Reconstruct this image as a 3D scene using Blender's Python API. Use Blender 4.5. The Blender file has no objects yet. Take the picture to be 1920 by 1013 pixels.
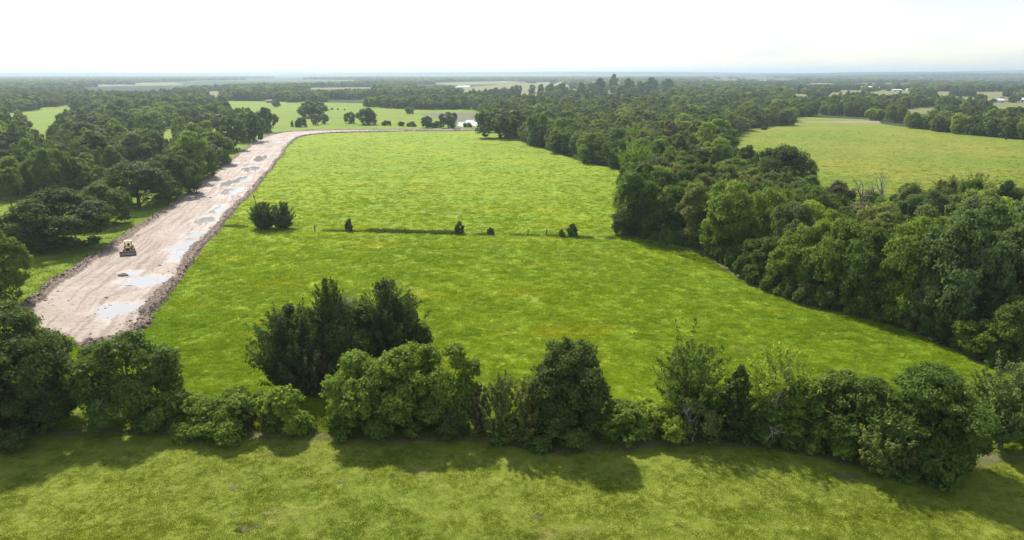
import bpy, bmesh, math, random
import numpy as np
from mathutils import Vector

# ------------------------------------------------------------------ camera, sky, sun, exposure
sc = bpy.context.scene
COL = sc.collection
H = 38.0                       # drone height above the pasture, metres
PITCH = math.radians(16.1)
FPX = 1280.0                   # focal length in photo pixels (24 mm on a 36 mm sensor)
cam_d = bpy.data.cameras.new('camera'); cam = bpy.data.objects.new('camera', cam_d); COL.objects.link(cam)
cam_d.lens = 24.0; cam_d.sensor_width = 36.0; cam_d.clip_start = 0.5; cam_d.clip_end = 90000
cam.location = (0, 0, H); cam.rotation_euler = (math.radians(90) - PITCH, 0, 0)
sc.camera = cam

SUN_EL, SUN_AZ = math.radians(49), math.radians(-27)     # azimuth from +Y, negative = to the left
wd = bpy.data.worlds.new('World'); sc.world = wd; wd.use_nodes = True
wt = wd.node_tree; wt.nodes.clear()
w_out = wt.nodes.new('ShaderNodeOutputWorld'); w_bg = wt.nodes.new('ShaderNodeBackground')
w_sky = wt.nodes.new('ShaderNodeTexSky'); w_sky.sky_type = 'NISHITA'; w_sky.sun_disc = False
w_sky.sun_elevation = SUN_EL; w_sky.sun_rotation = SUN_AZ
w_sky.air_density = 1.0; w_sky.dust_density = 0.8; w_sky.ozone_density = 1.0; w_sky.altitude = 50
w_bg.inputs['Strength'].default_value = 0.15
# thin high cloud drawn over the whole sky
w_geo = wt.nodes.new('ShaderNodeTexCoord'); w_map = wt.nodes.new('ShaderNodeMapping')
w_map.inputs['Scale'].default_value = (3.0, 3.0, 16.0)
w_n = wt.nodes.new('ShaderNodeTexNoise'); w_n.inputs['Scale'].default_value = 2.2; w_n.inputs['Detail'].default_value = 6
w_r = wt.nodes.new('ShaderNodeValToRGB'); w_r.color_ramp.elements[0].position = 0.42; w_r.color_ramp.elements[1].position = 0.72
w_r.color_ramp.elements[0].color = (0.25, 0.25, 0.25, 1); w_r.color_ramp.elements[1].color = (0.8, 0.8, 0.8, 1)
w_mx = wt.nodes.new('ShaderNodeMix'); w_mx.data_type = 'RGBA'
w_mx.inputs[7].default_value = (4.1, 4.25, 4.42, 1)
wt.links.new(w_geo.outputs['Generated'], w_map.inputs['Vector']); wt.links.new(w_map.outputs[0], w_n.inputs['Vector'])
wt.links.new(w_n.outputs['Fac'], w_r.inputs[0]); wt.links.new(w_r.outputs[0], w_mx.inputs[0])
wt.links.new(w_sky.outputs[0], w_mx.inputs[6]); wt.links.new(w_mx.outputs[2], w_bg.inputs['Color'])
wt.links.new(w_bg.outputs[0], w_out.inputs['Surface'])

sun_d = bpy.data.lights.new('sun', 'SUN'); sun = bpy.data.objects.new('sun', sun_d); COL.objects.link(sun)
sun_d.energy = 4.3; sun_d.angle = math.radians(1.8); sun_d.color = (1.0, 0.95, 0.86)
sd = Vector((math.sin(SUN_AZ) * math.cos(SUN_EL), math.cos(SUN_AZ) * math.cos(SUN_EL), math.sin(SUN_EL)))
sun.rotation_euler = sd.to_track_quat('Z', 'Y').to_euler()

sc.view_settings.view_transform = 'Standard'; sc.view_settings.look = 'None'
sc.view_settings.exposure = 0.5; sc.view_settings.gamma = 1.0
cy = sc.cycles
cy.use_denoising = True; cy.denoiser = 'OPENIMAGEDENOISE'; cy.denoising_input_passes = 'RGB_ALBEDO_NORMAL'; cy.denoising_prefilter = 'NONE'
cy.max_bounces = 5; cy.diffuse_bounces = 2; cy.glossy_bounces = 2; cy.transmission_bounces = 3
cy.volume_bounces = 1; cy.transparent_max_bounces = 4
cy.caustics_reflective = False; cy.caustics_refractive = False

# ------------------------------------------------------------------ helpers: photo pixel <-> place on the ground
CP, SP = math.cos(PITCH), math.sin(PITCH)
def ground(px, py, z=0.0):
    u = (px - 960) / FPX; v = (506.5 - py) / FPX
    dz = -SP + v * CP; dy = CP + v * SP
    t = (z - H) / dz
    return (u * t, dy * t)
def depth(Y, z): return Y * CP - (z - H) * SP
def project(X, Y, z):
    d = depth(Y, z)
    return 960 + FPX * X / d, 506.5 - FPX * (Y * SP + (z - H) * CP) / d
def top_z(Y, py):
    v = (506.5 - py) / FPX
    return H + Y * (v * CP - SP) / (CP + v * SP)

def tag(o, label=None, cat=None, group=None, kind=None):
    if label: o['label'] = label
    if cat: o['category'] = cat
    if group: o['group'] = group
    if kind: o['kind'] = kind
    return o
def mesh_np(name, V, F, mats=(), smooth=False, attrs=None):
    """V (n,3), F (m,k) with one face size"""
    V = np.asarray(V, dtype=np.float32); F = np.asarray(F, dtype=np.int32)
    me = bpy.data.meshes.new(name)
    m, k = F.shape
    me.vertices.add(len(V)); me.vertices.foreach_set('co', V.ravel())
    me.loops.add(m * k); me.loops.foreach_set('vertex_index', F.ravel())
    me.polygons.add(m); me.polygons.foreach_set('loop_start', np.arange(0, m * k, k, dtype=np.int32))
    me.update(calc_edges=True)
    if smooth: me.polygons.foreach_set('use_smooth', np.ones(m, dtype=bool))
    for nm, (dom, arr) in (attrs or {}).items():
        a = me.attributes.new(nm, 'FLOAT', dom); a.data.foreach_set('value', np.asarray(arr, dtype=np.float32))
    for mt in mats: me.materials.append(mt)
    me.validate(); return me
def link(name, me, parent=None):
    o = bpy.data.objects.new(name, me); COL.objects.link(o)
    if parent: o.parent = parent
    return o
def empty(name, loc, rz=0):
    o = bpy.data.objects.new(name, None); COL.objects.link(o); o.location = loc; o.rotation_euler = (0, 0, rz)
    o.empty_display_size = 0.5; return o

def vnoise(x, y, seed=0):
    """smooth value noise, 0..1"""
    xi = np.floor(x).astype(np.int64); yi = np.floor(y).astype(np.int64); xf = x - xi; yf = y - yi
    def h(a, b):
        n = (a * 374761393 + b * 668265263 + seed * 974711) & 0xffffffff
        n = ((n ^ (n >> 13)) * 1274126177) & 0xffffffff
        return ((n ^ (n >> 16)) & 0xffff) / 65535.0
    sx = xf * xf * (3 - 2 * xf); sy = yf * yf * (3 - 2 * yf)
    a = h(xi, yi) * (1 - sx) + h(xi + 1, yi) * sx; b = h(xi, yi + 1) * (1 - sx) + h(xi + 1, yi + 1) * sx
    return a * (1 - sy) + b * sy
def fbm(x, y, seed=0, oct=4):
    s = 0; a = 0.5; t = 0
    for i in range(oct):
        s = s + a * vnoise(x * 2 ** i, y * 2 ** i, seed + i * 17); t += a; a *= 0.5
    return s / t
def in_poly(x, y, P):
    x = np.asarray(x, dtype=float); y = np.asarray(y, dtype=float); r = np.zeros(x.shape, bool)
    n = len(P)
    for i in range(n):
        x1, y1 = P[i]; x2, y2 = P[(i + 1) % n]
        c = ((y1 > y) != (y2 > y)) & (x < (x2 - x1) * (y - y1) / (y2 - y1 + 1e-12) + x1)
        r ^= c
    return r

# ------------------------------------------------------------------ materials
class NT:
    def __init__(s, name):
        s.m = bpy.data.materials.new(name); s.m.use_nodes = True; s.t = s.m.node_tree; s.t.nodes.clear()
        s.out = s.n('ShaderNodeOutputMaterial')
    def n(s, kind, **kw):
        nd = s.t.nodes.new(kind)
        for k, v in kw.items():
            if hasattr(nd, k): setattr(nd, k, v)
            else: nd.inputs[k.replace('_', ' ')].default_value = v
        return nd
    def l(s, a, b): s.t.links.new(a, b)
    def noise(s, vec, scale, detail=3, rough=0.55, stretch=None):
        if stretch:
            mp = s.n('ShaderNodeMapping'); mp.inputs['Scale'].default_value = stretch; s.l(vec, mp.inputs['Vector']); vec = mp.outputs[0]
        nd = s.n('ShaderNodeTexNoise'); nd.inputs['Scale'].default_value = scale; nd.inputs['Detail'].default_value = detail
        nd.inputs['Roughness'].default_value = rough; s.l(vec, nd.inputs['Vector']); return nd.outputs['Fac']
    def ramp(s, fac, lo, hi):
        nd = s.n('ShaderNodeMapRange'); nd.inputs[1].default_value = lo; nd.inputs[2].default_value = hi; nd.clamp = True
        s.l(fac, nd.inputs[0]); return nd.outputs[0]
    def mix(s, fac, a, b, mode='MIX'):
        nd = s.n('ShaderNodeMix'); nd.data_type = 'RGBA'; nd.blend_type = mode
        for sock, v in ((nd.inputs[0], fac), (nd.inputs[6], a), (nd.inputs[7], b)):
            if hasattr(v, 'node'): s.l(v, sock)
            elif isinstance(v, (int, float)): sock.default_value = v
            else: sock.default_value = (*v, 1)
        return nd.outputs[2]
    def math(s, op, a, b=0.0):
        nd = s.n('ShaderNodeMath'); nd.operation = op
        for i, v in enumerate((a, b)):
            if hasattr(v, 'node'): s.l(v, nd.inputs[i])
            else: nd.inputs[i].default_value = v
        return nd.outputs[0]

def grass_colour(k, pos, g):
    """pasture colour from place in the world; the ground and the tufts share it"""
    big = k.ramp(k.noise(pos, 0.022, 3, 0.5, (1, 0.7, 1)), 0.35, 0.65)
    mid = k.ramp(k.noise(pos, 0.16, 4, 0.6, (0.7, 1.2, 1)), 0.36, 0.66)
    fine = k.ramp(k.noise(pos, 0.55, 5, 0.7, (0.8, 1.3, 1)), 0.40, 0.66)
    c = k.mix(big, g['a'], g['b'])
    c = k.mix(k.math('MULTIPLY', mid, 0.6), c, g['c'])
    c = k.mix(k.math('MULTIPLY', fine, 0.45), c, g['d'])
    fl = k.math('MULTIPLY', k.ramp(k.noise(pos, 0.05, 3, 0.55, (0.8, 1.6, 1)), 0.56, 0.70), k.ramp(k.noise(pos, 0.9, 3, 0.7), 0.42, 0.68))
    c = k.mix(k.math('MULTIPLY', fl, g.get('flower', 0.6)), c, g['f'])
    dry = k.math('MULTIPLY', k.ramp(k.noise(pos, 0.12, 5, 0.6, (0.6, 1.3, 1)), 0.60, 0.74), g.get('dry', 0.4))
    return k.mix(dry, c, g['e'])
PAL = {
 'main': dict(a=(0.175, 0.269, 0.011), b=(0.246, 0.319, 0.014), c=(0.112, 0.186, 0.009), d=(0.363, 0.405, 0.050), e=(0.339, 0.302, 0.077), f=(0.515, 0.370, 0.011), flower=0.65, dry=0.4),
 'fore': dict(a=(0.165, 0.214, 0.022), b=(0.218, 0.246, 0.030), c=(0.117, 0.162, 0.018), d=(0.284, 0.298, 0.055), e=(0.317, 0.246, 0.117), f=(0.277, 0.246, 0.055), flower=0.2, dry=0.5),
 'right': dict(a=(0.147, 0.226, 0.014), b=(0.247, 0.248, 0.028), c=(0.095, 0.149, 0.010), d=(0.221, 0.226, 0.030), e=(0.273, 0.182, 0.045), f=(0.357, 0.176, 0.012), flower=0.8, dry=0.7),
 'far': dict(a=(0.16, 0.17, 0.045), b=(0.22, 0.19, 0.07), c=(0.13, 0.15, 0.04), d=(0.21, 0.19, 0.07), e=(0.28, 0.20, 0.11), f=(0.24, 0.2, 0.08), flower=0.2, dry=0.7),
 'meadow': dict(a=(0.144, 0.224, 0.015), b=(0.204, 0.260, 0.022), c=(0.102, 0.171, 0.011), d=(0.228, 0.260, 0.033), e=(0.288, 0.236, 0.066), f=(0.240, 0.236, 0.055), flower=0.2, dry=0.4),
}
def mat_ground(name, g, bump=0.5):
    k = NT(name); pos = k.n('ShaderNodeNewGeometry').outputs['Position']
    b = k.n('ShaderNodeBsdfPrincipled'); b.inputs['Roughness'].default_value = 0.9; b.inputs['Specular IOR Level'].default_value = 0.15
    k.l(grass_colour(k, pos, g), b.inputs['Base Color'])
    bm_ = k.n('ShaderNodeBump'); bm_.inputs['Strength'].default_value = bump; bm_.inputs['Distance'].default_value = 0.5
    k.l(k.noise(pos, 0.9, 6, 0.7), bm_.inputs['Height']); k.l(bm_.outputs[0], b.inputs['Normal'])
    k.l(b.outputs[0], k.out.inputs[0]); return k.m
def mat_tuft(name, g):
    k = NT(name); pos = k.n('ShaderNodeNewGeometry').outputs['Position']
    oi = k.n('ShaderNodeObjectInfo')
    c = grass_colour(k, pos, g)
    c = k.mix(1.0, c, k.mix(oi.outputs['Random'], (0.95, 1.0, 0.9), (1.5, 1.45, 1.3)), 'MULTIPLY')
    d = k.n('ShaderNodeBsdfDiffuse'); t = k.n('ShaderNodeBsdfTranslucent'); mx = k.n('ShaderNodeMixShader'); mx.inputs[0].default_value = 0.5
    k.l(c, d.inputs[0]); k.l(k.mix(1.0, c, (1.25, 1.25, 0.8), 'MULTIPLY'), t.inputs[0]); k.l(d.outputs[0], mx.inputs[1]); k.l(t.outputs[0], mx.inputs[2])
    k.l(mx.outputs[0], k.out.inputs[0]); return k.m
def mat_leaf(name, fixed=None):
    k = NT(name); oi = k.n('ShaderNodeObjectInfo'); at = k.n('ShaderNodeAttribute'); at.attribute_name = 'tint'
    if fixed is None: c = oi.outputs['Color']
    else:
        rp = k.n('ShaderNodeValToRGB'); rp.color_ramp.interpolation = 'CONSTANT'; el = rp.color_ramp.elements; el[0].position = 0; el[0].color = (*fixed[0], 1); el[1].position = 1 / len(fixed); el[1].color = (*fixed[1], 1)
        for q_ in range(2, len(fixed)): el.new(q_ / len(fixed)).color = (*fixed[q_], 1)
        k.l(oi.outputs['Random'], rp.inputs[0]); c = rp.outputs[0]
    c = k.mix(1.0, c, k.mix(at.outputs['Fac'], (0.55, 0.58, 0.6), (1.5, 1.45, 1.25)), 'MULTIPLY')
    c = k.mix(1.0, c, k.mix(oi.outputs['Random'], (0.85, 0.9, 0.9), (1.15, 1.1, 1.05)), 'MULTIPLY')
    d = k.n('ShaderNodeBsdfPrincipled'); d.inputs['Roughness'].default_value = 0.5; d.inputs['Specular IOR Level'].default_value = 0.06
    t = k.n('ShaderNodeBsdfTranslucent'); mx = k.n('ShaderNodeMixShader'); mx.inputs[0].default_value = 0.44
    k.l(c, d.inputs['Base Color']); k.l(k.mix(1.0, c, (1.3, 1.38, 0.55), 'MULTIPLY'), t.inputs[0])
    k.l(d.outputs[0], mx.inputs[1]); k.l(t.outputs[0], mx.inputs[2]); k.l(mx.outputs[0], k.out.inputs[0]); return k.m
def mat_plain(name, col, rough=0.7, metal=0.0, var=0.25, scale=2.0, bump=0.0, spec=0.3):
    k = NT(name); pos = k.n('ShaderNodeTexCoord').outputs['Object']
    b = k.n('ShaderNodeBsdfPrincipled'); b.inputs['Roughness'].default_value = rough; b.inputs['Metallic'].default_value = metal
    b.inputs['Specular IOR Level'].default_value = spec
    nz = k.noise(pos, scale, 5, 0.65)
    lo = tuple(c * (1 - var) for c in col); hi = tuple(min(1, c * (1 + var)) for c in col)
    k.l(k.mix(k.ramp(nz, 0.3, 0.7), lo, hi), b.inputs['Base Color'])
    if bump:
        bp = k.n('ShaderNodeBump'); bp.inputs['Strength'].default_value = bump; k.l(nz, bp.inputs['Height']); k.l(bp.outputs[0], b.inputs['Normal'])
    k.l(b.outputs[0], k.out.inputs[0]); return k.m
M_LEAF = mat_leaf('foliage')
M_LEAF_FAR = mat_leaf('foliage_far', ((0.094, 0.129, 0.037), (0.121, 0.174, 0.042), (0.171, 0.193, 0.075), (0.101, 0.149, 0.037), (0.161, 0.226, 0.042), (0.130, 0.141, 0.062), (0.233, 0.290, 0.054), (0.112, 0.161, 0.042)))
M_BARK = mat_plain('bark', (0.10, 0.085, 0.07), 0.9, scale=6, bump=0.4)
M_DEAD = mat_plain('dead_wood', (0.24, 0.21, 0.18), 0.9, scale=6)

# ------------------------------------------------------------------ the setting: ground, fields, road, water
def g(*pts): return [ground(*p) for p in pts]
def c12(*pts): return [ground(p[0], p[1], 12.0) for p in pts]
def sheet(name, poly, z, mat, sub=0.0, seed=1):
    """flat polygon sheet; edges broken up by `sub` metres of wobble"""
    if sub:
        out = []
        for i in range(len(poly)):
            a, b = np.array(poly[i]), np.array(poly[(i + 1) % len(poly)]); L = np.linalg.norm(b - a); n = max(1, int(L / (sub * 2.0)))
            n = min(n, 120)
            for j in range(n):
                p = a + (b - a) * j / n
                w = fbm(np.array([p[0] / sub / 3]), np.array([p[1] / sub / 3]), seed, 3)[0] - 0.5
                nrm = np.array([-(b - a)[1], (b - a)[0]]) / (L + 1e-9)
                out.append(tuple(p + nrm * w * sub * 2))
        poly = out
    bm = bmesh.new(); vs = [bm.verts.new((x, y, z)) for x, y in poly]; bm.faces.new(vs)
    bmesh.ops.triangulate(bm, faces=bm.faces[:]); bmesh.ops.recalc_face_normals(bm, faces=bm.faces[:])
    if sum(f.normal.z for f in bm.faces) < 0: bmesh.ops.reverse_faces(bm, faces=bm.faces[:])
    me = bpy.data.meshes.new(name); bm.to_mesh(me); bm.free(); me.materials.append(mat)
    return tag(link(name, me), kind='structure')

# ground out to the horizon, with low hills far off on the right
k = NT('countryside'); pos = k.n('ShaderNodeNewGeometry').outputs['Position']
b = k.n('ShaderNodeBsdfPrincipled'); b.inputs['Roughness'].default_value = 0.95; b.inputs['Specular IOR Level'].default_value = 0.05
patch = k.ramp(k.noise(pos, 0.0011, 4, 0.55, (0.5, 1.0, 1)), 0.53, 0.60)
wood = k.mix(k.noise(pos, 0.012, 5, 0.7), (0.030, 0.048, 0.020), (0.065, 0.085, 0.032))
fld = k.mix(k.noise(pos, 0.006, 4, 0.6), (0.12, 0.15, 0.05), (0.22, 0.20, 0.10))
k.l(k.mix(patch, wood, fld), b.inputs['Base Color']); k.l(b.outputs[0], k.out.inputs[0]); M_COUNTRY = k.m
ys = np.concatenate([[-400, 0, 100], np.geomspace(250, 42000, 70)]); xs_u = np.linspace(-1, 1, 61)
def hill_z(X, Y):
    hz = np.zeros_like(X)
    for (cx, cyy, sx, sy, a) in ((4600, 6900, 2300, 700, 58), (7600, 9000, 3600, 900, 80), (3600, 5000, 1300, 420, 22), (1500, 9500, 2500, 800, 44), (-2500, 9800, 3200, 800, 40), (-7500, 9300, 3600, 800, 44)):
        hz = hz + a * np.exp(-((X - cx) / sx) ** 2 - ((Y - cyy) / sy) ** 2)
    return hz * (0.75 + 0.5 * fbm(X / 1500, Y / 1500, 5)) * np.clip((Y - 2500) / 1500, 0, 1)
GX = xs_u[None, :] * (600 + 1.35 * np.abs(ys[:, None])); GY = np.repeat(ys[:, None], 61, 1)
V = np.stack([GX, GY, hill_z(GX, GY)], -1).reshape(-1, 3)
idx = np.arange(len(V)).reshape(GX.shape)
F = np.stack([idx[:-1, :-1], idx[:-1, 1:], idx[1:, 1:], idx[1:, :-1]], -1).reshape(-1, 4)
tag(link('ground', mesh_np('ground', V, F, [M_COUNTRY], True)), kind='structure')

M_G = {n: mat_ground('grass_' + n, PAL[n], 0.6 if n in ('main', 'fore') else 0.35) for n in PAL}
# road edges in the photo (left side, right side), bottom to top
ROAD_L = g((20, 588), (70, 548), (110, 517), (160, 487), (205, 459), (262, 421), (330, 376), (385, 338), (425, 306), (460, 279), (485, 261), (520, 250), (570, 245.5), (640, 244.2), (720, 243.6), (800, 243.2), (895, 243))
ROAD_R = g((165, 655), (262, 628), (292, 585), (325, 543), (355, 507), (392, 456), (435, 405), (470, 366), (500, 331), (525, 298), (545, 270), (565, 257.5), (600, 251.5), (660, 248.8), (730, 247.3), (805, 246.6), (895, 246.2))
mid = [((a[0] + b_[0]) / 2, (a[1] + b_[1]) / 2) for a, b_ in zip(ROAD_L, ROAD_R)]
WOOD_EDGE = g((985, 268), (1085, 302), (1165, 320), (1195, 345), (1165, 440), (1240, 456), (1310, 472), (1345, 494), (1400, 532), (1500, 572), (1600, 593), (1700, 622), (1780, 653), (1862, 692), (1990, 735), (2500, 800))
HEDGE = g((2500, 860), (1990, 850), (1850, 850), (1720, 885), (1560, 850), (1430, 825), (1250, 822), (1060, 838), (900, 818), (620, 812), (250, 800), (-120, 815), (-600, 835))
sheet('meadow', g((-900, 900), (-2600, 300), (-1500, 225), (0, 195), (410, 189), (600, 192), (900, 200), (985, 225), (985, 268), (895, 245)) + mid[::-1][1:] + g((60, 800)), 0.006, M_G['meadow'])
sheet('main_pasture', mid + WOOD_EDGE + HEDGE, 0.012, M_G['main'])
fore_poly = HEDGE[::-1] + [(120, 50), (120, 20), (-110, 20)]
sheet('foreground_meadow', fore_poly, 0.012, M_G['fore'])
RIGHT = g((1330, 300), (1375, 262), (1400, 243), (1490, 234), (1494, 219), (1640, 225), (1655, 233), (1790, 251), (1920, 263), (2300, 300)) + c12((2300, 372), (1920, 372), (1885, 350), (1740, 350), (1600, 365), (1500, 345), (1440, 310))
sheet('right_pasture', RIGHT, 0.012, M_G['right'])
for i, (nm, pp) in enumerate((
    ('far_field', [(1478, 181), (1488, 167), (1700, 163), (1950, 165), (2100, 190), (1800, 191), (1700, 184)]),
    ('far_field', [(855, 166), (940, 158), (1100, 151), (1180, 158), (1150, 182), (1060, 188), (860, 182)]),
    ('far_field', [(800, 156), (940, 152), (990, 155), (930, 158), (850, 160)]),
    ('far_field', [(1300, 151), (1330, 144.5), (1500, 145), (1480, 151)]), ('far_field', [(560, 167), (575, 161), (700, 160), (720, 166), (600, 168)]), ('far_field', [(380, 180), (392, 169), (418, 170), (410, 182)]), ('far_field', [(140, 163), (160, 156), (330, 155), (345, 160)]),
    ('far_field', [(1695, 214), (1700, 203), (1770, 202), (1745, 214)]),
    ('far_field', [(1860, 205), (1850, 190), (1960, 188), (1960, 205)]),
    ('far_field', [(1480, 158), (1500, 153.5), (1720, 154), (1700, 158)]))):
    sheet(nm, g(*pp), 0.02, M_G['far'])

# the graded clay road: berms of dark soil both sides, ruts, hollows that hold water
def resample(P, n):
    P = np.array(P); t = np.linspace(0, len(P) - 1, n); i = np.clip(t.astype(int), 0, len(P) - 2); f = (t - i)[:, None]
    # Catmull-Rom
    p0 = P[np.clip(i - 1, 0, None)]; p1 = P[i]; p2 = P[i + 1]; p3 = P[np.clip(i + 2, None, len(P) - 1)]
    return 0.5 * ((2 * p1) + (-p0 + p2) * f + (2 * p0 - 5 * p1 + 4 * p2 - p3) * f ** 2 + (-p0 + 3 * p1 - 3 * p2 + p3) * f ** 3)
NS, NTT = 1000, 96
RL, RR = resample(ROAD_L, NS), resample(ROAD_R, NS)
tt = np.linspace(0, 1, NTT)
_dir = RR - RL; _w = np.linalg.norm(_dir, axis=1, keepdims=True); _dir = _dir / _w; _s = np.arange(NS, dtype=float); _amp = np.clip(_w / 16, 0.1, 1)
RL = RL - _dir * _amp * (2.6 * (fbm(_s / 28, _s * 0 + 3, 201, 4) - 0.5) + 1.0 * (fbm(_s / 5, _s * 0 + 3, 203, 3) - 0.5))[:, None]
RR = RR + _dir * _amp * (3.2 * (fbm(_s / 24, _s * 0 + 7, 205, 4) - 0.5) + 1.2 * (fbm(_s / 5, _s * 0 + 7, 207, 3) - 0.5))[:, None]
RX = RL[:, :1] + (RR[:, :1] - RL[:, :1]) * tt; RY = RL[:, 1:] + (RR[:, 1:] - RL[:, 1:]) * tt
seg = np.linalg.norm(np.diff((RL + RR) / 2, axis=0), axis=1); S = np.concatenate([[0], np.cumsum(seg)])[:, None] + 0 * RX
Wd = np.linalg.norm(RR - RL, axis=1)[:, None]
T = np.repeat(tt[None, :], NS, 0); ax = T * Wd; 
big = fbm(RX / 5, RY / 5, 3); fin = fbm(RX / 0.8, RY / 0.8, 7); rut = fbm(ax / 0.9, S / 14, 11, 3)
dl = ax; dr = (1 - T) * Wd
wl = 3.8 + 1.3 * (fbm(S / 12, S * 0, 21) - 0.5) * 2; wr = 4.0 + 1.7 * (fbm(S / 9, S * 0, 31) - 0.5) * 2
narrow = np.clip(Wd / 16, 0.25, 1)
def ridge(d, w):
    return np.exp(-((d - 0.32 * w) / (0.17 * w)) ** 2) + 0.75 * np.exp(-((d - 0.78 * w) / (0.13 * w)) ** 2)
bl = ridge(dl, wl * narrow); br = ridge(dr, wr * narrow)
berm = np.clip(np.maximum(np.clip((wl * narrow * 1.08 - dl) / 0.5, 0, 1), np.clip((wr * narrow * 1.08 - dr) / 0.5, 0, 1)), 0, 1)
rough = 0.55 + 0.9 * fbm(RX / 1.3, RY / 1.3, 41)
Z = 0.15 + 0.10 * (big - 0.5) + 0.09 * (fin - 0.5) + 0.11 * (rut - 0.5) + 0.08 * (fbm(ax / 0.45, S / 3.0, 15, 3) - 0.5) + 0.12 * np.clip(fbm(RX / 1.7, RY / 1.7, 19, 4) - 0.55, 0, 1) + 0.55 * rough * (bl + br) * (0.6 + 0.8 * fbm(S / 5, ax / 3, 51)) + berm * 0.55 * (fbm(RX / 0.9, RY / 0.9, 61) - 0.5)
edge = np.minimum(dl, dr); Z = Z - np.clip((0.9 - edge) / 0.9, 0, 1) * (0.25 + 0.5 * (fbm(RX / 1.2, RY / 1.2, 71) - 0.2))
end = np.clip((S - 2.0 * (fbm(RX / 2.5, RY / 2.5, 85, 4) - 0.35)) / 1.6, 0, 1); Z = Z * end + (1 - end) * (0.30 * (fbm(RX / 1.5, RY / 1.5, 81) - 0.62))
PUDDLES = [(270, 528, 3.6, 2.6), (243, 514, 1.8, 1.4), (223, 578, 3.2, 2.4), (205, 592, 1.5, 2.0), (362, 441, 2.2, 2.4), (345, 462, 2.4, 3.0), (335, 482, 1.7, 2.4), (386, 414, 2.6, 3.6), (410, 392, 1.8, 4.0), (432, 360, 3.0, 4.0),
           (452, 338, 2.2, 5.0), (470, 318, 3.4, 5.0), (425, 345, 1.8, 4.0), (488, 298, 2.6, 7.0)]
wet = np.zeros_like(Z)
tang = np.gradient((RL + RR) / 2, axis=0); tang /= np.linalg.norm(tang, axis=1)[:, None]
pud_geo = []
for (px, py, ra, rb) in PUDDLES:
    rb *= 1.5 if py < 500 else 1.15
    X0, Y0 = ground(px, py); d2 = (RX - X0) ** 2 + (RY - Y0) ** 2; i0 = np.unravel_index(np.argmin(d2), d2.shape)[0]
    tx, ty = tang[i0]; al = (RX - X0) * tx + (RY - Y0) * ty; ac = (RX - X0) * -ty + (RY - Y0) * tx
    q = ((al / rb) ** 2 + (ac / ra) ** 2) * (0.35 + 1.5 * fbm(RX / 1.6, RY / 1.6, 101 + int(px), 4)) + 1.2 * np.abs(fbm(ac / 0.7, al / 4, 111, 3) - 0.5)
    fall = np.exp(-q * 0.8); wet = np.maximum(wet, np.exp(-q * 0.28))
    Z = Z - 0.12 * fall * (1 - berm)
    pud_geo.append((X0, Y0, tx, ty, ra, rb))
wet = np.maximum(wet, 0.75 * np.clip((T - 0.45) / 0.25, 0, 1) * np.clip((0.93 - T) / 0.1, 0, 1) * fbm(ax / 2.0, S / 9, 91))
wet = np.maximum(wet, np.clip((S - 75) / 40, 0, 1) * np.clip(2.4 * (fbm(RX / 3.5, RY / 2.2, 95, 4) - 0.42), 0, 0.9))
wet = wet * (1 - 0.8 * berm)
V = np.stack([RX, RY, Z], -1).reshape(-1, 3); idx = np.arange(len(V)).reshape(RX.shape)
F = np.stack([idx[:-1, :-1], idx[:-1, 1:], idx[1:, 1:], idx[1:, :-1]], -1).reshape(-1, 4)
k = NT('graded_clay'); pos = k.n('ShaderNodeNewGeometry').outputs['Position']
ab = k.n('ShaderNodeAttribute'); ab.attribute_name = 'berm'; aw = k.n('ShaderNodeAttribute'); aw.attribute_name = 'wet'
ar = k.n('ShaderNodeAttribute'); ar.attribute_name = 'rut'
b = k.n('ShaderNodeBsdfPrincipled'); b.inputs['Specular IOR Level'].default_value = 0.5
clay = k.mix(k.ramp(k.noise(pos, 0.12, 4, 0.6), 0.35, 0.68), (0.385, 0.300, 0.236), (0.45, 0.375, 0.312))
clay = k.mix(k.ramp(k.noise(pos, 0.9, 6, 0.78), 0.47, 0.66), clay, (0.28, 0.20, 0.15))
clay = k.mix(k.math('MULTIPLY', k.ramp(ar.outputs['Fac'], 0.52, 0.35), 0.55), clay, (0.20, 0.14, 0.10))
clay = k.mix(k.math('MULTIPLY', k.ramp(aw.outputs['Fac'], 0.35, 0.8), 0.4), clay, (0.34, 0.275, 0.23))
soil = k.mix(k.ramp(k.noise(pos, 1.1, 5, 0.7), 0.35, 0.66), (0.095, 0.066, 0.044), (0.29, 0.21, 0.15))
k.l(k.mix(ab.outputs['Fac'], clay, soil), b.inputs['Base Color'])
nw = k.math('ADD', aw.outputs['Fac'], k.math('MULTIPLY', k.math('SUBTRACT', k.noise(pos, 0.7, 4, 0.65), 0.5), 0.9))
rg = k.n('ShaderNodeMapRange'); rg.inputs[1].default_value = 0.35; rg.inputs[2].default_value = 0.9; rg.inputs[3].default_value = 0.85; rg.inputs[4].default_value = 0.22
k.l(nw, rg.inputs[0]); k.l(rg.outputs[0], b.inputs['Roughness'])
bp = k.n('ShaderNodeBump'); bp.inputs['Strength'].default_value = 0.8; bp.inputs['Distance'].default_value = 0.25
k.l(k.noise(pos, 2.2, 6, 0.7), bp.inputs['Height']); k.l(bp.outputs[0], b.inputs['Normal']); k.l(b.outputs[0], k.out.inputs[0])
tag(link('dirt_road', mesh_np('dirt_road', V, F, [k.m], True, {'berm': ('POINT', berm.ravel()), 'wet': ('POINT', wet.ravel()), 'rut': ('POINT', rut.ravel())})), kind='structure')

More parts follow.
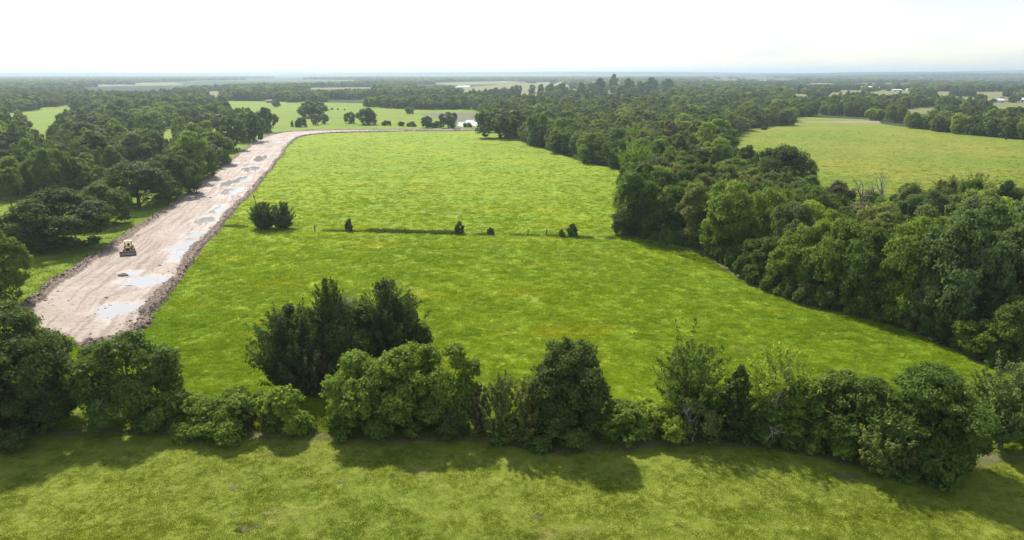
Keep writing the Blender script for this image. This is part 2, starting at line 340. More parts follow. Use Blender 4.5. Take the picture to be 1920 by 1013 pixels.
k = NT('muddy_glare_water'); b = k.n('ShaderNodeBsdfPrincipled'); b.inputs['Base Color'].default_value = (0.40, 0.36, 0.33, 1)  # silt colour lightened: bright sky glare on the water is put into it
b.inputs['Roughness'].default_value = 0.06; b.inputs['IOR'].default_value = 1.33; b.inputs['Specular IOR Level'].default_value = 0.8
bp = k.n('ShaderNodeBump'); bp.inputs['Strength'].default_value = 0.04; k.l(k.noise(k.n('ShaderNodeNewGeometry').outputs['Position'], 2.0, 3), bp.inputs['Height']); k.l(bp.outputs[0], b.inputs['Normal'])
k.l(b.outputs[0], k.out.inputs[0]); M_WATER = k.m
for (X0, Y0, tx, ty, ra, rb) in pud_geo:
    pts = []
    for j in range(40):
        a = j / 40 * 2 * math.pi; w = 1.25 + 0.35 * math.sin(3 * a + X0) * math.sin(2 * a + Y0)
        pts.append((X0 + tx * math.cos(a) * rb * w - ty * math.sin(a) * ra * w, Y0 + ty * math.cos(a) * rb * w + tx * math.sin(a) * ra * w))
    sheet('puddle', pts, 0.110 + 0.0015 * (len([o for o in COL.objects if o.name.startswith('puddle')])), M_WATER)

# the pond behind the road, its raw earth bank, and a far glint of water
M_BANK = mat_plain('earth_bank', (0.145, 0.135, 0.07), 0.95, scale=0.2)
sheet('pond_bank', g((788, 215), (810, 211.5), (850, 211), (900, 211.5), (960, 213), (960, 232), (900, 239), (852, 237.5), (840, 226), (805, 221)), 0.016, M_BANK, 3.0)
sheet('pond', g((857, 236.5), (859, 230), (868, 229), (872, 225), (884, 225.5), (890, 222), (905, 221.5), (940, 222), (945, 234), (900, 237.5), (880, 236), (870, 238)), 0.05, M_WATER, 2.5)
sheet('far_pond', g((853, 164.0), (860, 160.3), (882, 160.3), (880, 163.6)), 0.05, M_WATER, 2.0)
M_CLAY2 = mat_plain('far_clay', (0.27, 0.20, 0.15), 0.9, scale=0.3)
sheet('dirt_track', g((1490, 230.6), (1492, 228.9), (1545, 228.2), (1600, 226.8), (1640, 226.2), (1650, 226.6), (1650, 231.4), (1625, 230.3), (1590, 231.2), (1540, 230.2)), 0.03, M_CLAY2, 1.6)
# worn soil along the wood and under the hedge, and scuffed patches in the near meadow
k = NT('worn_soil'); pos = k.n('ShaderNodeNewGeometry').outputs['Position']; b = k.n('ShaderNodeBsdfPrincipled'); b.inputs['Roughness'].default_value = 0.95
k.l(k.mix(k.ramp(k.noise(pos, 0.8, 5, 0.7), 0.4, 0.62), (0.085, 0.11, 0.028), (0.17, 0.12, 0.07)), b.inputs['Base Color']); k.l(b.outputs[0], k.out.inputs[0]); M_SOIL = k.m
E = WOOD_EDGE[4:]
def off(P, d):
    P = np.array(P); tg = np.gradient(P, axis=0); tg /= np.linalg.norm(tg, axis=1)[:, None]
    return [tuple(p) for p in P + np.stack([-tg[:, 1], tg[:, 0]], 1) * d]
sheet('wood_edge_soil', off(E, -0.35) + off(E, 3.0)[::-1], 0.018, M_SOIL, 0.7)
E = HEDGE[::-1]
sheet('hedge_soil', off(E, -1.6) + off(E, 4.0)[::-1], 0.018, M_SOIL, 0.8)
FENCE = g((425, 424), (520, 431), (655, 434), (860, 439), (930, 441), (1030, 443), (1090, 446), (1150, 448))
sheet('fence_line_soil', off(FENCE, -0.5) + off(FENCE, 0.9)[::-1], 0.018, mat_plain('dry_grass', (0.22, 0.24, 0.06), 0.9, scale=0.8, var=0.4), 0.35)
for (px, py, r) in ((460, 988, 0.7), (440, 915, 0.35), (640, 905, 0.25), (1010, 970, 0.4), (205, 795, 1.0), (640, 822, 0.9), (1590, 895, 0.8), (1390, 668, 0.9)):
    X0, Y0 = ground(px, py)
    sheet('soil_patch', [(X0 + r * 1.5 * math.cos(a) * (1 + 0.35 * math.sin(3 * a + px)), Y0 + r * math.sin(a) * (1 + 0.4 * math.sin(5 * a + py))) for a in np.linspace(0, 2 * math.pi, 28)[:-1]], 0.022, M_SOIL)

# ------------------------------------------------------------------ trees: crowns of leaf-sized faces, tapered trunks with limbs
def unit(v): return v / (np.linalg.norm(v, axis=-1, keepdims=True) + 1e-9)
def leaf_quads(rng, P, N, size, aspect=0.62):
    n = len(P); N = unit(N); a = unit(np.cross(N, rng.normal(size=(n, 3)))); b = np.cross(N, a)
    L = (size * rng.uniform(0.5, 1.5, n))[:, None]; W = L * aspect
    curl = N * (L * rng.uniform(-0.25, 0.1, n)[:, None])
    V = np.stack([P - a * L, P - b * W + curl, P + a * L, P + b * W + curl], 1).reshape(-1, 3)
    return V, np.arange(4 * n).reshape(n, 4)
def profile(kind, t):
    if kind == 'oak':   return np.where(t < 0.38, 0.62 + 0.38 * np.sin(t / 0.38 * math.pi / 2), np.sqrt(np.clip(1 - ((t - 0.38) / 0.62) ** 2.2, 0, 1)))
    if kind == 'round': return np.where(t < 0.45, 0.60 + 0.40 * np.sin(t / 0.45 * math.pi / 2), np.sqrt(np.clip(1 - ((t - 0.45) / 0.55) ** 2, 0, 1)))
    if kind == 'tall':  return np.where(t < 0.55, 0.68 + 0.32 * np.sin(t / 0.55 * math.pi / 2), np.sqrt(np.clip(1 - ((t - 0.55) / 0.45) ** 2.4, 0, 1)))
    if kind == 'shrub': return np.sqrt(np.clip(1 - np.clip(t - 0.05, 0, 1) ** 2.4, 0, 1))
    if kind == 'cedar': return np.clip(np.where(t < 0.25, 0.75 + t, 1.0 - ((t - 0.25) / 0.75) ** 1.5), 0.02, 1)
    if kind == 'open':  return np.where(t < 0.6, 0.35 + 0.65 * t / 0.6, np.sqrt(np.clip(1 - ((t - 0.6) / 0.4) ** 2, 0, 1)))
    return np.sqrt(np.clip(1 - (2 * t - 1) ** 2, 0, 1))
def crown_clumps(rng, kind, h, r, z0, leaf, n_clump, n_leaf, clump_r):
    """limbs carry lobes, lobes carry clumps, clumps carry leaves; gaps stay between them"""
    n_lobe = int(rng.integers(9, 15)) if kind != 'shrub' else int(rng.integers(6, 10))
    t = np.sort((np.arange(n_lobe) + rng.uniform(0, 1, n_lobe)) / n_lobe); th = np.arange(n_lobe) * 2.4 + rng.uniform(0, 6.28) + rng.normal(size=n_lobe) * 0.4
    pr = profile(kind, t * 0.8 + 0.06)
    lr = r * rng.uniform(0.30, 0.52, n_lobe)
    rad = np.clip(pr * r * rng.uniform(0.85, 1.1, n_lobe) - lr * 0.8, 0, None) * np.where(t > 0.85, 0.5, 1)
    LC = np.stack([np.cos(th) * rad, np.sin(th) * rad, z0 + (h - z0) * (0.08 + 0.76 * t)], 1)
    li = rng.choice(n_lobe, n_clump, p=lr ** 2 / (lr ** 2).sum())
    axis = unit(LC * [1, 1, 0] + [0, 0, 0.6 * r])
    cd = unit(rng.normal(size=(n_clump, 3)) + axis[li] * 0.8)
    lz = np.minimum(lr, (h - z0) * 0.34)
    C = LC[li] + cd * np.stack([lr, lr, lz], 1)[li] * rng.uniform(0.62, 1.05, n_clump)[:, None]
    C[:, 2] = np.maximum(C[:, 2], z0 * 0.6 + clump_r * 0.3)
    cr = clump_r * rng.uniform(0.5, 1.35, n_clump); ct = rng.uniform(0, 1, n_clump) * 0.7 + 0.3 * rng.uniform(0, 1, n_lobe)[li]
    m = n_clump * n_leaf; ci = np.repeat(np.arange(n_clump), n_leaf)
    dd = unit(rng.normal(size=(m, 3)) + 0.45 * cd[ci] + [0, 0, 0.2])
    fr = rng.uniform(0.1, 1.0, m) ** 0.5 * rng.choice([1, 1, 1, 1.25], m)
    P = C[ci] + dd * (cr[ci] * fr)[:, None] * [1.1, 1.1, 0.7]
    P[:, 2] = np.maximum(P[:, 2], 0.05 + rng.uniform(0, 0.3, m))
    N = dd * 0.6 + cd[ci] * 0.25 + [0, 0, 0.45] + rng.normal(size=(m, 3)) * 0.5
    V, F = leaf_quads(rng, P, N, leaf)
    tint = np.clip(0.5 + 0.5 * (ct[ci] - 0.5) + rng.normal(size=m) * 0.17, 0, 1)
    return V, F, tint, C
def crown_sprays(rng, kind, h, r, z0, leaf, n_branch, n_leaf, up=0.8, thick=0.30):
    """foliage in pointed sprays on rising branches (cedar, open young trees)"""
    t = rng.uniform(0, 1, n_branch) ** 1.05; th = rng.uniform(0, 2 * math.pi, n_branch)
    sec = 1 + 0.28 * np.sin(th * 3 + rng.uniform(0, 6)) * rng.uniform(0.3, 1) + 0.15 * rng.normal(size=n_branch)
    ln = profile(kind, t) * r * np.clip(sec, 0.45, 1.35); ln = np.maximum(ln, 0.06 * r) * np.where(rng.uniform(0, 1, n_branch) < 0.2, 1.18, 1.0)
    lead = rng.uniform(-0.3, 0.3, 2) * r
    u = up * rng.uniform(0.5, 1.5, n_branch) * (0.45 + 0.9 * t + 2.2 * np.clip(t - 0.8, 0, 1) * 5)
    D = np.stack([np.cos(th), np.sin(th), u], 1)
    z_tip = z0 + (h - z0) * t
    B = np.stack([np.zeros(n_branch), np.zeros(n_branch), np.maximum(z_tip - u * ln, 0.15)], 1)
    tip = B + D * ln[:, None]
    m = n_branch * n_leaf; bi = np.repeat(np.arange(n_branch), n_leaf); s = rng.uniform(0.28, 1.03, m)
    w = thick * r * np.sqrt(np.clip(1.06 - s, 0.02, 1)) * np.sqrt(np.clip(s, 0, 1))
    off_ = rng.normal(size=(m, 3)) * 0.5; P = B[bi] + D[bi] * (ln[bi] * s)[:, None] + off_ * w[:, None]
    P[:, 2] = np.maximum(P[:, 2], 0.05)
    N = unit(off_) * 0.9 + [0, 0, 0.5] + rng.normal(size=(m, 3)) * 0.45
    V, F = leaf_quads(rng, P, N, leaf, 0.5)
    bt = rng.uniform(0, 1, n_branch)
    tint = np.clip(0.5 + 0.4 * (bt[bi] - 0.5) + rng.normal(size=m) * 0.16, 0, 1)
    return V, F, tint, tip
def tube(path, rad, sides=6):
    path = np.asarray(path, float); n = len(path); tg = unit(np.gradient(path, axis=0))
    ref = np.array([0.31, 0.95, 0.05]); a = unit(np.cross(tg, ref)); b = np.cross(tg, a)
    an = np.linspace(0, 2 * math.pi, sides, endpoint=False)
    ring = path[:, None, :] + (a[:, None, :] * np.cos(an)[None, :, None] + b[:, None, :] * np.sin(an)[None, :, None]) * np.asarray(rad)[:, None, None]
    V = ring.reshape(-1, 3); i = np.arange(n - 1)[:, None] * sides; j = np.arange(sides)[None, :]; j2 = (j + 1) % sides
    return V, np.stack([i + j, i + j2, i + sides + j2, i + sides + j], -1).reshape(-1, 4)
def join_vf(parts):
    Vs, Fs, o = [], [], 0
    for V, F in parts: Vs.append(V); Fs.append(F + o); o += len(V)
    return np.concatenate(Vs), np.concatenate(Fs)
def trunk_vf(rng, h, r, targets, n_limb=9, r0=None, fork=0.35):
    r0 = r0 or 0.022 * h + 0.05
    zt = h * 0.72; q = np.linspace(0, 1, 7); lean = rng.normal(size=2) * 0.05 * h
    path = np.stack([lean[0] * q ** 2 + 0.02 * h * np.sin(q * 5), lean[1] * q ** 2, -0.15 + (zt + 0.15) * q], 1)
    parts = [tube(path, r0 * (1 - 0.82 * q) * (1 + 0.5 * np.exp(-q * 14)), 7)]
    if len(targets):
        pick = targets[rng.permutation(len(targets))[:n_limb]]
        for tg in pick:
            s = np.clip(fork + 0.5 * (tg[2] / h - 0.3) * rng.uniform(0.5, 1), 0.15, 0.95)
            st = np.array([np.interp(s, q, path[:, i]) for i in range(3)])
            if st[2] > tg[2]: st[2] = max(0.3, tg[2] * 0.6)
            e = np.linspace(0, 1, 5)[:, None]; bend = rng.normal(size=3) * 0.05 * h
            pt = st + (tg - st) * e + bend * (e * (1 - e)) + np.array([0, 0, 0.06 * h]) * e * (1 - e)
            parts.append(tube(pt, r0 * 0.42 * (1 - s * 0.5) * (1 - 0.85 * e[:, 0]), 5))
    return join_vf(parts)
# kinds: (crown base as share of height, style)
def build_tree(kind, seed, h, r, leaf, quality=1.0):
    """-> crown mesh, trunk mesh for a tree h tall, r in radius"""
    rng = np.random.default_rng(seed)
    area = 4 * math.pi * r * (r + h * 0.5) / 1.5
    if kind in ('oak', 'round', 'tall', 'shrub'):
        z0 = {'oak': 0.05, 'round': 0.03, 'tall': 0.05, 'shrub': 0.0}[kind] * h
        cr = max(0.105 * (r + 0.5 * h) * 0.75, 0.28); n_c = int(np.clip(area / (cr * cr) * 0.62, 40, 420))
        n_l = int(max(6, 2.9 * area * quality / (n_c * leaf * leaf * 1.24)))
        V, F, tint, C = crown_clumps(rng, kind, h, r, z0, leaf, n_c, n_l, cr)
    elif kind == 'cedar':
        n_b = int(np.clip(area * 1.1, 60, 320)); n_l = int(max(8, 3.3 * area * quality / (n_b * leaf * leaf)))
        V, F, tint, C = crown_sprays(rng, 'cedar', h, r, 0.02 * h, leaf, n_b, n_l, 0.75, 0.24)
    elif kind == 'juniper':
        n_b = int(np.clip(area * 1.0, 60, 300)); n_l = int(max(8, 3.0 * area * quality / (n_b * leaf * leaf)))
        V, F, tint, C = crown_sprays(rng, 'round', h, r, 0.02 * h, leaf, n_b, n_l, 1.0, 0.22)
    elif kind == 'open':
        n_b = int(np.clip(area * 0.55, 40, 170)); n_l = int(max(8, 1.25 * area * quality / (n_b * leaf * leaf)))
        V, F, tint, C = crown_sprays(rng, 'open', h, r, 0.18 * h, leaf, n_b, n_l, 0.95, 0.20)
    elif kind == 'feather':
        n_b = int(np.clip(area * 0.9, 50, 200)); n_l = int(max(8, 1.9 * area * quality / (n_b * leaf * leaf)))
        V, F, tint, C = crown_sprays(rng, 'tall', h, r, 0.03 * h, leaf, n_b, n_l, 1.3, 0.30)
    rad = np.hypot(V[:, 0], V[:, 1]); V[:, :2] *= r / np.percentile(rad, 98.5); C[:, :2] *= r / np.percentile(rad, 98.5)
    zt = np.percentile(V[:, 2], 99.7); V[:, 2] *= h / zt; C[:, 2] *= h / zt
    cm = mesh_np('crown', V, F, [M_LEAF], False, {'tint': ('FACE', tint)})
    tv, tf = trunk_vf(rng, h, r, C, 6 if kind == 'shrub' else 14 if kind != 'open' else 26)
    tm = mesh_np('trunk', tv, tf, [M_BARK], True)
    return cm, tm
def dead_tree_mesh(seed, h):
    rng = np.random.default_rng(seed); parts = []
    def grow(p, d, L, rad, lvl):
        n = 6; e = np.linspace(0, 1, n); path = [p]
        for i in range(n - 1):
            d = unit(d + rng.normal(size=3) * 0.14 + np.array([0, 0, 0.05])); path.append(path[-1] + d * L / (n - 1))
        path = np.array(path); parts.append(tube(path, rad * (1 - 0.75 * e), 5))
        if lvl < 3:
            for j in range(4 if lvl else 6):
                s = rng.uniform(0.35, 1); q = path[int(s * (n - 1))]
                grow(q, unit(d + rng.normal(size=3) * 0.65 + np.array([0, 0, 0.25])), L * rng.uniform(0.4, 0.62), rad * 0.5 * (1.2 - 0.5 * s), lvl + 1)
    grow(np.array([0, 0, -0.2]), np.array([0.05, 0, 1.0]), h * 0.62, 0.03 * h, 0)
    V, F = join_vf(parts); V[:, 2] *= h / V[:, 2].max(); return mesh_np('branches', V, F, [M_DEAD], True)

DARK = (0.098, 0.134, 0.038); DEEP = (0.120, 0.180, 0.038); MID = (0.178, 0.246, 0.042); LIGHT = (0.273, 0.343, 0.051)
GREY = (0.150, 0.205, 0.075); CEDAR = (0.081, 0.118, 0.042); OLIVE = (0.195, 0.215, 0.070); BROWNG = (0.159, 0.155, 0.082)
ALL_TREES = []
def plant(name, loc, rz, cm, tm, scale, colour, label, cat, group):
    root = empty(name, loc, rz); root.scale = scale
    c = link('crown' if cat != 'shrub' else 'foliage', cm, root); c.color = (*colour, 1)
    t_ = link('trunk' if cat != 'shrub' else 'stem', tm, root)
    tag(root, label, cat, group); return root
def solve(cx, yb, yt, wpx, push=0.75):
    """front foot of the foliage at (cx, yb) and top at yt in the photo -> place, height, radius"""
    X, Y = ground(cx, yb); r = wpx / 2 * depth(Y, 0) / FPX
    L = math.hypot(X, Y); s = 1 + push * r / L; X *= s; Y *= s
    h = top_z(Y, yt); r = wpx / 2 * depth(Y, h * 0.5) / FPX
    return X, Y, h, r
_seed = [100]
def near_tree(kind, cx, yb, yt, wpx, colour, label, group='hedgerow across the foreground', leaf=0.178, q=1.0, push=0.75, name=None, sy=1.0):
    _seed[0] += 1; X, Y, h, r = solve(cx, yb, yt, wpx, push)
    r *= 1.07; cm, tm = build_tree(kind, _seed[0], h, r, leaf, q)
    shr = kind == 'shrub'
    nm = name or {'shrub': 'shrub', 'cedar': 'cedar_tree', 'juniper': 'juniper_tree', 'oak': 'oak_tree'}.get(kind, 'broadleaf_tree')
    o = plant(nm, (X, Y, 0), 0, cm, tm, (1, sy, 1), colour, label, 'shrub' if shr else 'tree', group)
    return o

# --- hedgerow across the foreground, left to right
near_tree('oak', 25, 838, 578, 262, DARK, 'largest dark oak at the bottom left corner, below the end of the dirt road', leaf=0.19)
near_tree('round', 104, 812, 650, 100, DEEP, 'dark leaning tree merging with the corner oak on its right side')
near_tree('round', 255, 815, 632, 180, DEEP, 'round dark green tree standing alone right of the corner oak below the road')
near_tree('shrub', 335, 820, 738, 105, MID, 'small shrub at the foot of the round tree below the road')
near_tree('shrub', 400, 826, 744, 130, MID, 'low leafy shrub, second in the long low hedge left of the gap')
near_tree('shrub', 470, 828, 735, 145, MID, 'low leafy shrub, middle of the long low hedge left of the gap')
near_tree('shrub', 536, 826, 724, 118, LIGHT, 'brightest rounded shrub ending the low hedge just left of the gap')
G2 = 'dark clump standing in the pasture behind the hedgerow'
near_tree('juniper', 556, 745, 574, 135, CEDAR, 'broad dark juniper on the left side of the clump in the pasture', G2)
near_tree('juniper', 628, 738, 525, 84, DARK, 'narrow dark juniper with the left of the two highest tips in the clump', G2)
near_tree('round', 645, 742, 566, 130, DARK, 'broad ragged dark tree under the left highest tip in the clump', G2)
near_tree('round', 668, 728, 572, 120, DEEP, 'rounded deep green tree in the middle of the dark clump', G2)
near_tree('juniper', 733, 718, 531, 128, CEDAR, 'ragged dark juniper with the right of the two highest tips in the clump', G2)
near_tree('round', 768, 705, 585, 82, DARK, 'dark tree bulging out of the right end of the clump', G2)
near_tree('juniper', 585, 752, 640, 96, BROWNG, 'brownish low juniper at the front foot of the dark clump', G2)
near_tree('round', 682, 826, 668, 140, tuple(0.5 * (a_ + b_) for a_, b_ in zip(LIGHT, MID)), 'bright green leafy tree just right of the gap in the hedgerow')
near_tree('round', 762, 829, 655, 150, MID, 'full green tree in the middle of the bright broadleaf group before the dark clump')
near_tree('tall', 838, 826, 650, 118, MID, 'tall green tree at the right end of the bright broadleaf group')
near_tree('shrub', 655, 826, 748, 76, DEEP, 'dark shrub at the left foot of the bright broadleaf group')
near_tree('shrub', 735, 832, 758, 110, DEEP, 'dark shrub along the middle foot of the bright broadleaf group')
near_tree('shrub', 830, 832, 750, 100, DARK, 'dark shrub at the right foot of the bright broadleaf group')
near_tree('feather', 898, 822, 722, 58, BROWNG, 'thin brownish see-through small tree right of the bright broadleaf group')
near_tree('feather', 942, 845, 700, 66, OLIVE, 'slender upright olive sapling left of the tall rounded tree')
near_tree('feather', 985, 842, 712, 60, OLIVE, 'slender sapling leaning on the left side of the tall rounded tree')
near_tree('tall', 1060, 846, 644, 148, DARK, 'tall dense dark tree with rounded top in the middle of the hedgerow')
near_tree('shrub', 1050, 857, 785, 118, DEEP, 'dark shrub in front of the foot of the tall rounded tree')
near_tree('shrub', 968, 846, 782, 90, DEEP, 'low shrub under the two slender saplings')
near_tree('shrub', 1165, 838, 756, 120, MID, 'green shrub filling the low stretch right of the tall rounded tree')
near_tree('shrub', 1228, 838, 760, 110, LIGHT, 'lighter green shrub at the left foot of the open branching tree')
near_tree('open', 1296, 832, 643, 150, DEEP, 'open branching tree with sparse tufts and visible limbs, right of centre')
near_tree('shrub', 1300, 836, 745, 96, OLIVE, 'twiggy grey green shrub under the open branching tree')
near_tree('cedar', 1375, 838, 688, 92, DARK, 'narrow dark cedar between the open branching tree and the pale loose tree')
near_tree('open', 1448, 838, 652, 132, LIGHT, 'pale loose tree with bare grey branches showing through its crown')
near_tree('round', 1478, 842, 705, 110, MID, 'rounded green tree below the pale loose tree on its right')
near_tree('shrub', 1420, 840, 770, 100, DEEP, 'dark shrub at the foot of the pale loose tree')
near_tree('round', 1560, 864, 705, 150, DEEP, 'dark tree left of the big mass at the right end of the hedgerow')
near_tree('round', 1622, 882, 712, 145, DEEP, 'dark green tree at the left of the big mass, behind the pale juniper')
near_tree('round', 1715, 906, 693, 205, DEEP, 'largest dark green tree in the mass at the right end of the hedgerow', leaf=0.16)
near_tree('round', 1785, 893, 740, 90, DARK, 'dark tree closing the right side of the big mass')
near_tree('juniper', 1652, 906, 765, 140, OLIVE, 'pale feathery juniper in front of the big mass at the hedgerow right end')
near_tree('shrub', 1745, 912, 810, 120, DEEP, 'dark shrub at the front foot of the big right mass')
near_tree('shrub', 1560, 868, 785, 100, MID, 'green shrub at the front left foot of the big right mass')
near_tree('open', 1868, 862, 692, 130, GREY, 'thin grey green tree standing apart near the right edge', q=1.6)
near_tree('round', 1925, 852, 655, 110, GREY, 'grey green tree cut by the right edge of the picture')
near_tree('shrub', 45, 842, 742, 150, DARK, 'dark undergrowth at the foot of the big corner oak')
near_tree('shrub', 1490, 846, 768, 110, DEEP, 'dark undergrowth below the rounded tree right of the pale loose tree')
near_tree('shrub', 1660, 900, 810, 100, DEEP, 'dark undergrowth behind the pale juniper')
near_tree('round', 1060, 840, 680, 150, DARK, 'lower dark crown behind the tall rounded tree in mid hedgerow')
# bare limbs showing among the hedgerow
for (cx, yb, yt, lab) in ((601, 735, 545, 'bare grey dead sapling sticking out of the dark clump'), (1432, 836, 668, 'bare dead limbs rising inside the pale loose tree'), (1298, 836, 745, 'low bare grey twigs under the open branching tree')):
    X, Y, h, r = solve(cx, yb, yt, 40); o = empty('dead_tree', (X, Y, 0)); link('branches', dead_tree_mesh(cx, h), o); tag(o, lab, 'dead tree')

# --- pasture shrubs along the old fence line
G3 = 'shrubs along the fence line between the pastures'
for (kind, cx, yb, yt, w, colr, lab) in (
    ('juniper', 497, 433, 379, 50, CEDAR, 'left of the two dark bushy trees beside the road at the fence line'),
    ('juniper', 531, 432, 380, 42, CEDAR, 'right of the two dark bushy trees beside the road at the fence line'),
    ('shrub', 655, 435, 410, 15, DARK, 'small upright dark shrub on the fence line nearest the paired trees'),
    ('shrub', 861, 440, 416, 18, DARK, 'upright dark shrub on the fence line in the middle of the pasture'),
    ('shrub', 920, 441, 427, 14, DARK, 'small round shrub on the fence line just right of the upright one'),
    ('shrub', 1053, 446, 430, 13, DEEP, 'smallest of the two shrubs near the right end of the fence line'),
    ('shrub', 1073, 445, 420, 21, DARK, 'larger of the two shrubs near the right end of the fence line')):
    near_tree(kind, cx, yb, yt, w, colr, lab, G3, leaf=0.2)

# --- mid-distance trees: a stock of crowns shared by many trees, each placed, sized and coloured on its own
STOCK = {}
for kind, n, hh, rr in (('oak', 4, 12, 7.0), ('round', 4, 12, 5.5), ('tall', 4, 14, 4.6), ('cedar', 2, 10, 3.4), ('shrub', 3, 4, 3.4), ('open', 2, 13, 5.5)):
    STOCK[kind] = [(hh, rr, build_tree(kind, 900 + i * 7 + len(kind) * 31, hh, rr, 0.215, 0.9)) for i in range(n)]
STOCK_F = {}
for kind, n, hh, rr in (('oak', 3, 12, 7.0), ('round', 3, 12, 5.5), ('tall', 2, 14, 4.6), ('shrub', 2, 4, 3.4)):
    STOCK_F[kind] = [(hh, rr, build_tree(kind, 1900 + i * 7 + len(kind) * 31, hh, rr, 0.55 if kind != 'shrub' else 0.35, 0.8)) for i in range(n)]
rnd = random.Random(5); EW = []

def mid_tree(kind, X, Y, h, r, colour, label, group, name=None, lod=None):
    far = math.hypot(X, Y) > 330 if lod is None else lod
    stock = STOCK_F if far and kind in STOCK_F else STOCK
    hh, rr, (cm, tm) = rnd.choice(stock[kind])
    nm = name or {'shrub': 'shrub', 'cedar': 'cedar_tree', 'oak': 'oak_tree'}.get(kind, 'broadleaf_tree')
    return plant(nm, (X, Y, 0), rnd.uniform(0, 6.28), cm, tm, (r / rr, r / rr, h / hh), colour, label, 'shrub' if kind == 'shrub' else 'tree', group)
TAKEN = []       # (X, Y, r) of hand-placed trees
def mt(kind, cx, yb, yt, w, colour, label, group, lod=None):
    X, Y, h, r = solve(cx, yb, yt, w); TAKEN.append((X, Y, r)); mid_tree(kind, X, Y, h, r, colour, label, group, lod=lod)
GL = 'trees along the left side of the dirt road'
mt('oak', 2, 588, 438, 125, DEEP, 'oak cut by the left edge of the picture beside the road', GL)
mt('oak', 112, 480, 360, 190, DARK, 'big round oak left of the bulldozer', GL)
mt('round', 68, 474, 402, 78, DEEP, 'lower crown on the left flank of the big round oak', GL)
mt('round', 200, 428, 344, 95, DEEP, 'round tree behind the big oak, left of the bulldozer', GL)
mt('oak', 262, 395, 303, 150, DARK, 'wide dark oak beside the road, third from the bulldozer', GL)
mt('oak', 335, 372, 290, 95, DARK, 'dark oak at the road verge right behind the wide one', GL)
mt('round', 365, 338, 258, 90, DEEP, 'rounded tree at the verge where the road narrows', GL)
mt('round', 405, 312, 248, 70, MID, 'green tree at the verge beyond the rounded one', GL)
mt('round', 437, 284, 218, 58, DEEP, 'dark tree at the verge close to the road bend', GL)
mt('oak', 468, 268, 210, 60, DEEP, 'second last tree at the verge before the road bend', GL)
mt('oak', 500, 250, 202, 42, DARK, 'last dark tree on the left before the road bend', GL)
mt('oak', 293, 246, 209, 48, MID, 'round light-topped tree alone before a small clearing on the left', GL)
GM = 'trees in the far meadow beyond the road bend'
for a in (('oak', 585, 222, 190, 62, DARK, 'wide umbrella-shaped oak in the meadow beyond the road bend'),
          ('shrub', 565, 239, 221, 22, DARK, 'dark bush under the left side of the umbrella-shaped oak'),
          ('round', 592, 235, 214, 18, DARK, 'small dark tree under the umbrella-shaped oak'),
          ('round', 608, 233, 213, 20, DEEP, 'small tree right below the umbrella-shaped oak'),
          ('round', 656, 232, 210, 22, DEEP, 'left small tree of the meadow cluster above the road'),
          ('oak', 690, 235, 203, 42, DARK, 'largest rounded tree of the meadow cluster above the road'),
          ('shrub', 725, 236, 226, 18, DARK, 'low bush right of the meadow cluster'),
          ('shrub', 752, 237, 228, 16, DARK, 'low bush halfway between the meadow cluster and the pond'),
          ('shrub', 772, 238, 228, 20, DARK, 'broad low bush left of the pond trees'),
          ('round', 800, 240, 218, 22, DARK, 'dark tree left of the round tree beside the pond'),
          ('shrub', 820, 240, 227, 22, DARK, 'bush between the two pond trees'),
          ('oak', 841, 241, 211, 34, DARK, 'round dark tree on the near side of the pond'),
          ('shrub', 877, 239, 230, 18, DEEP, 'low bush on the pond bank in front of the water'),
          ('round', 518, 201, 186, 16, DEEP, 'small lone tree beside the brown hut'),
          ('shrub', 548, 238, 226, 6, DEEP, 'tiny bush left of the umbrella-shaped oak'),
          ('oak', 768, 214, 201, 20, DEEP, 'round bush at the far edge of the meadow left of the pond')):
    mt(*a, GM)
GR = 'trees of the wood right of the big pasture'
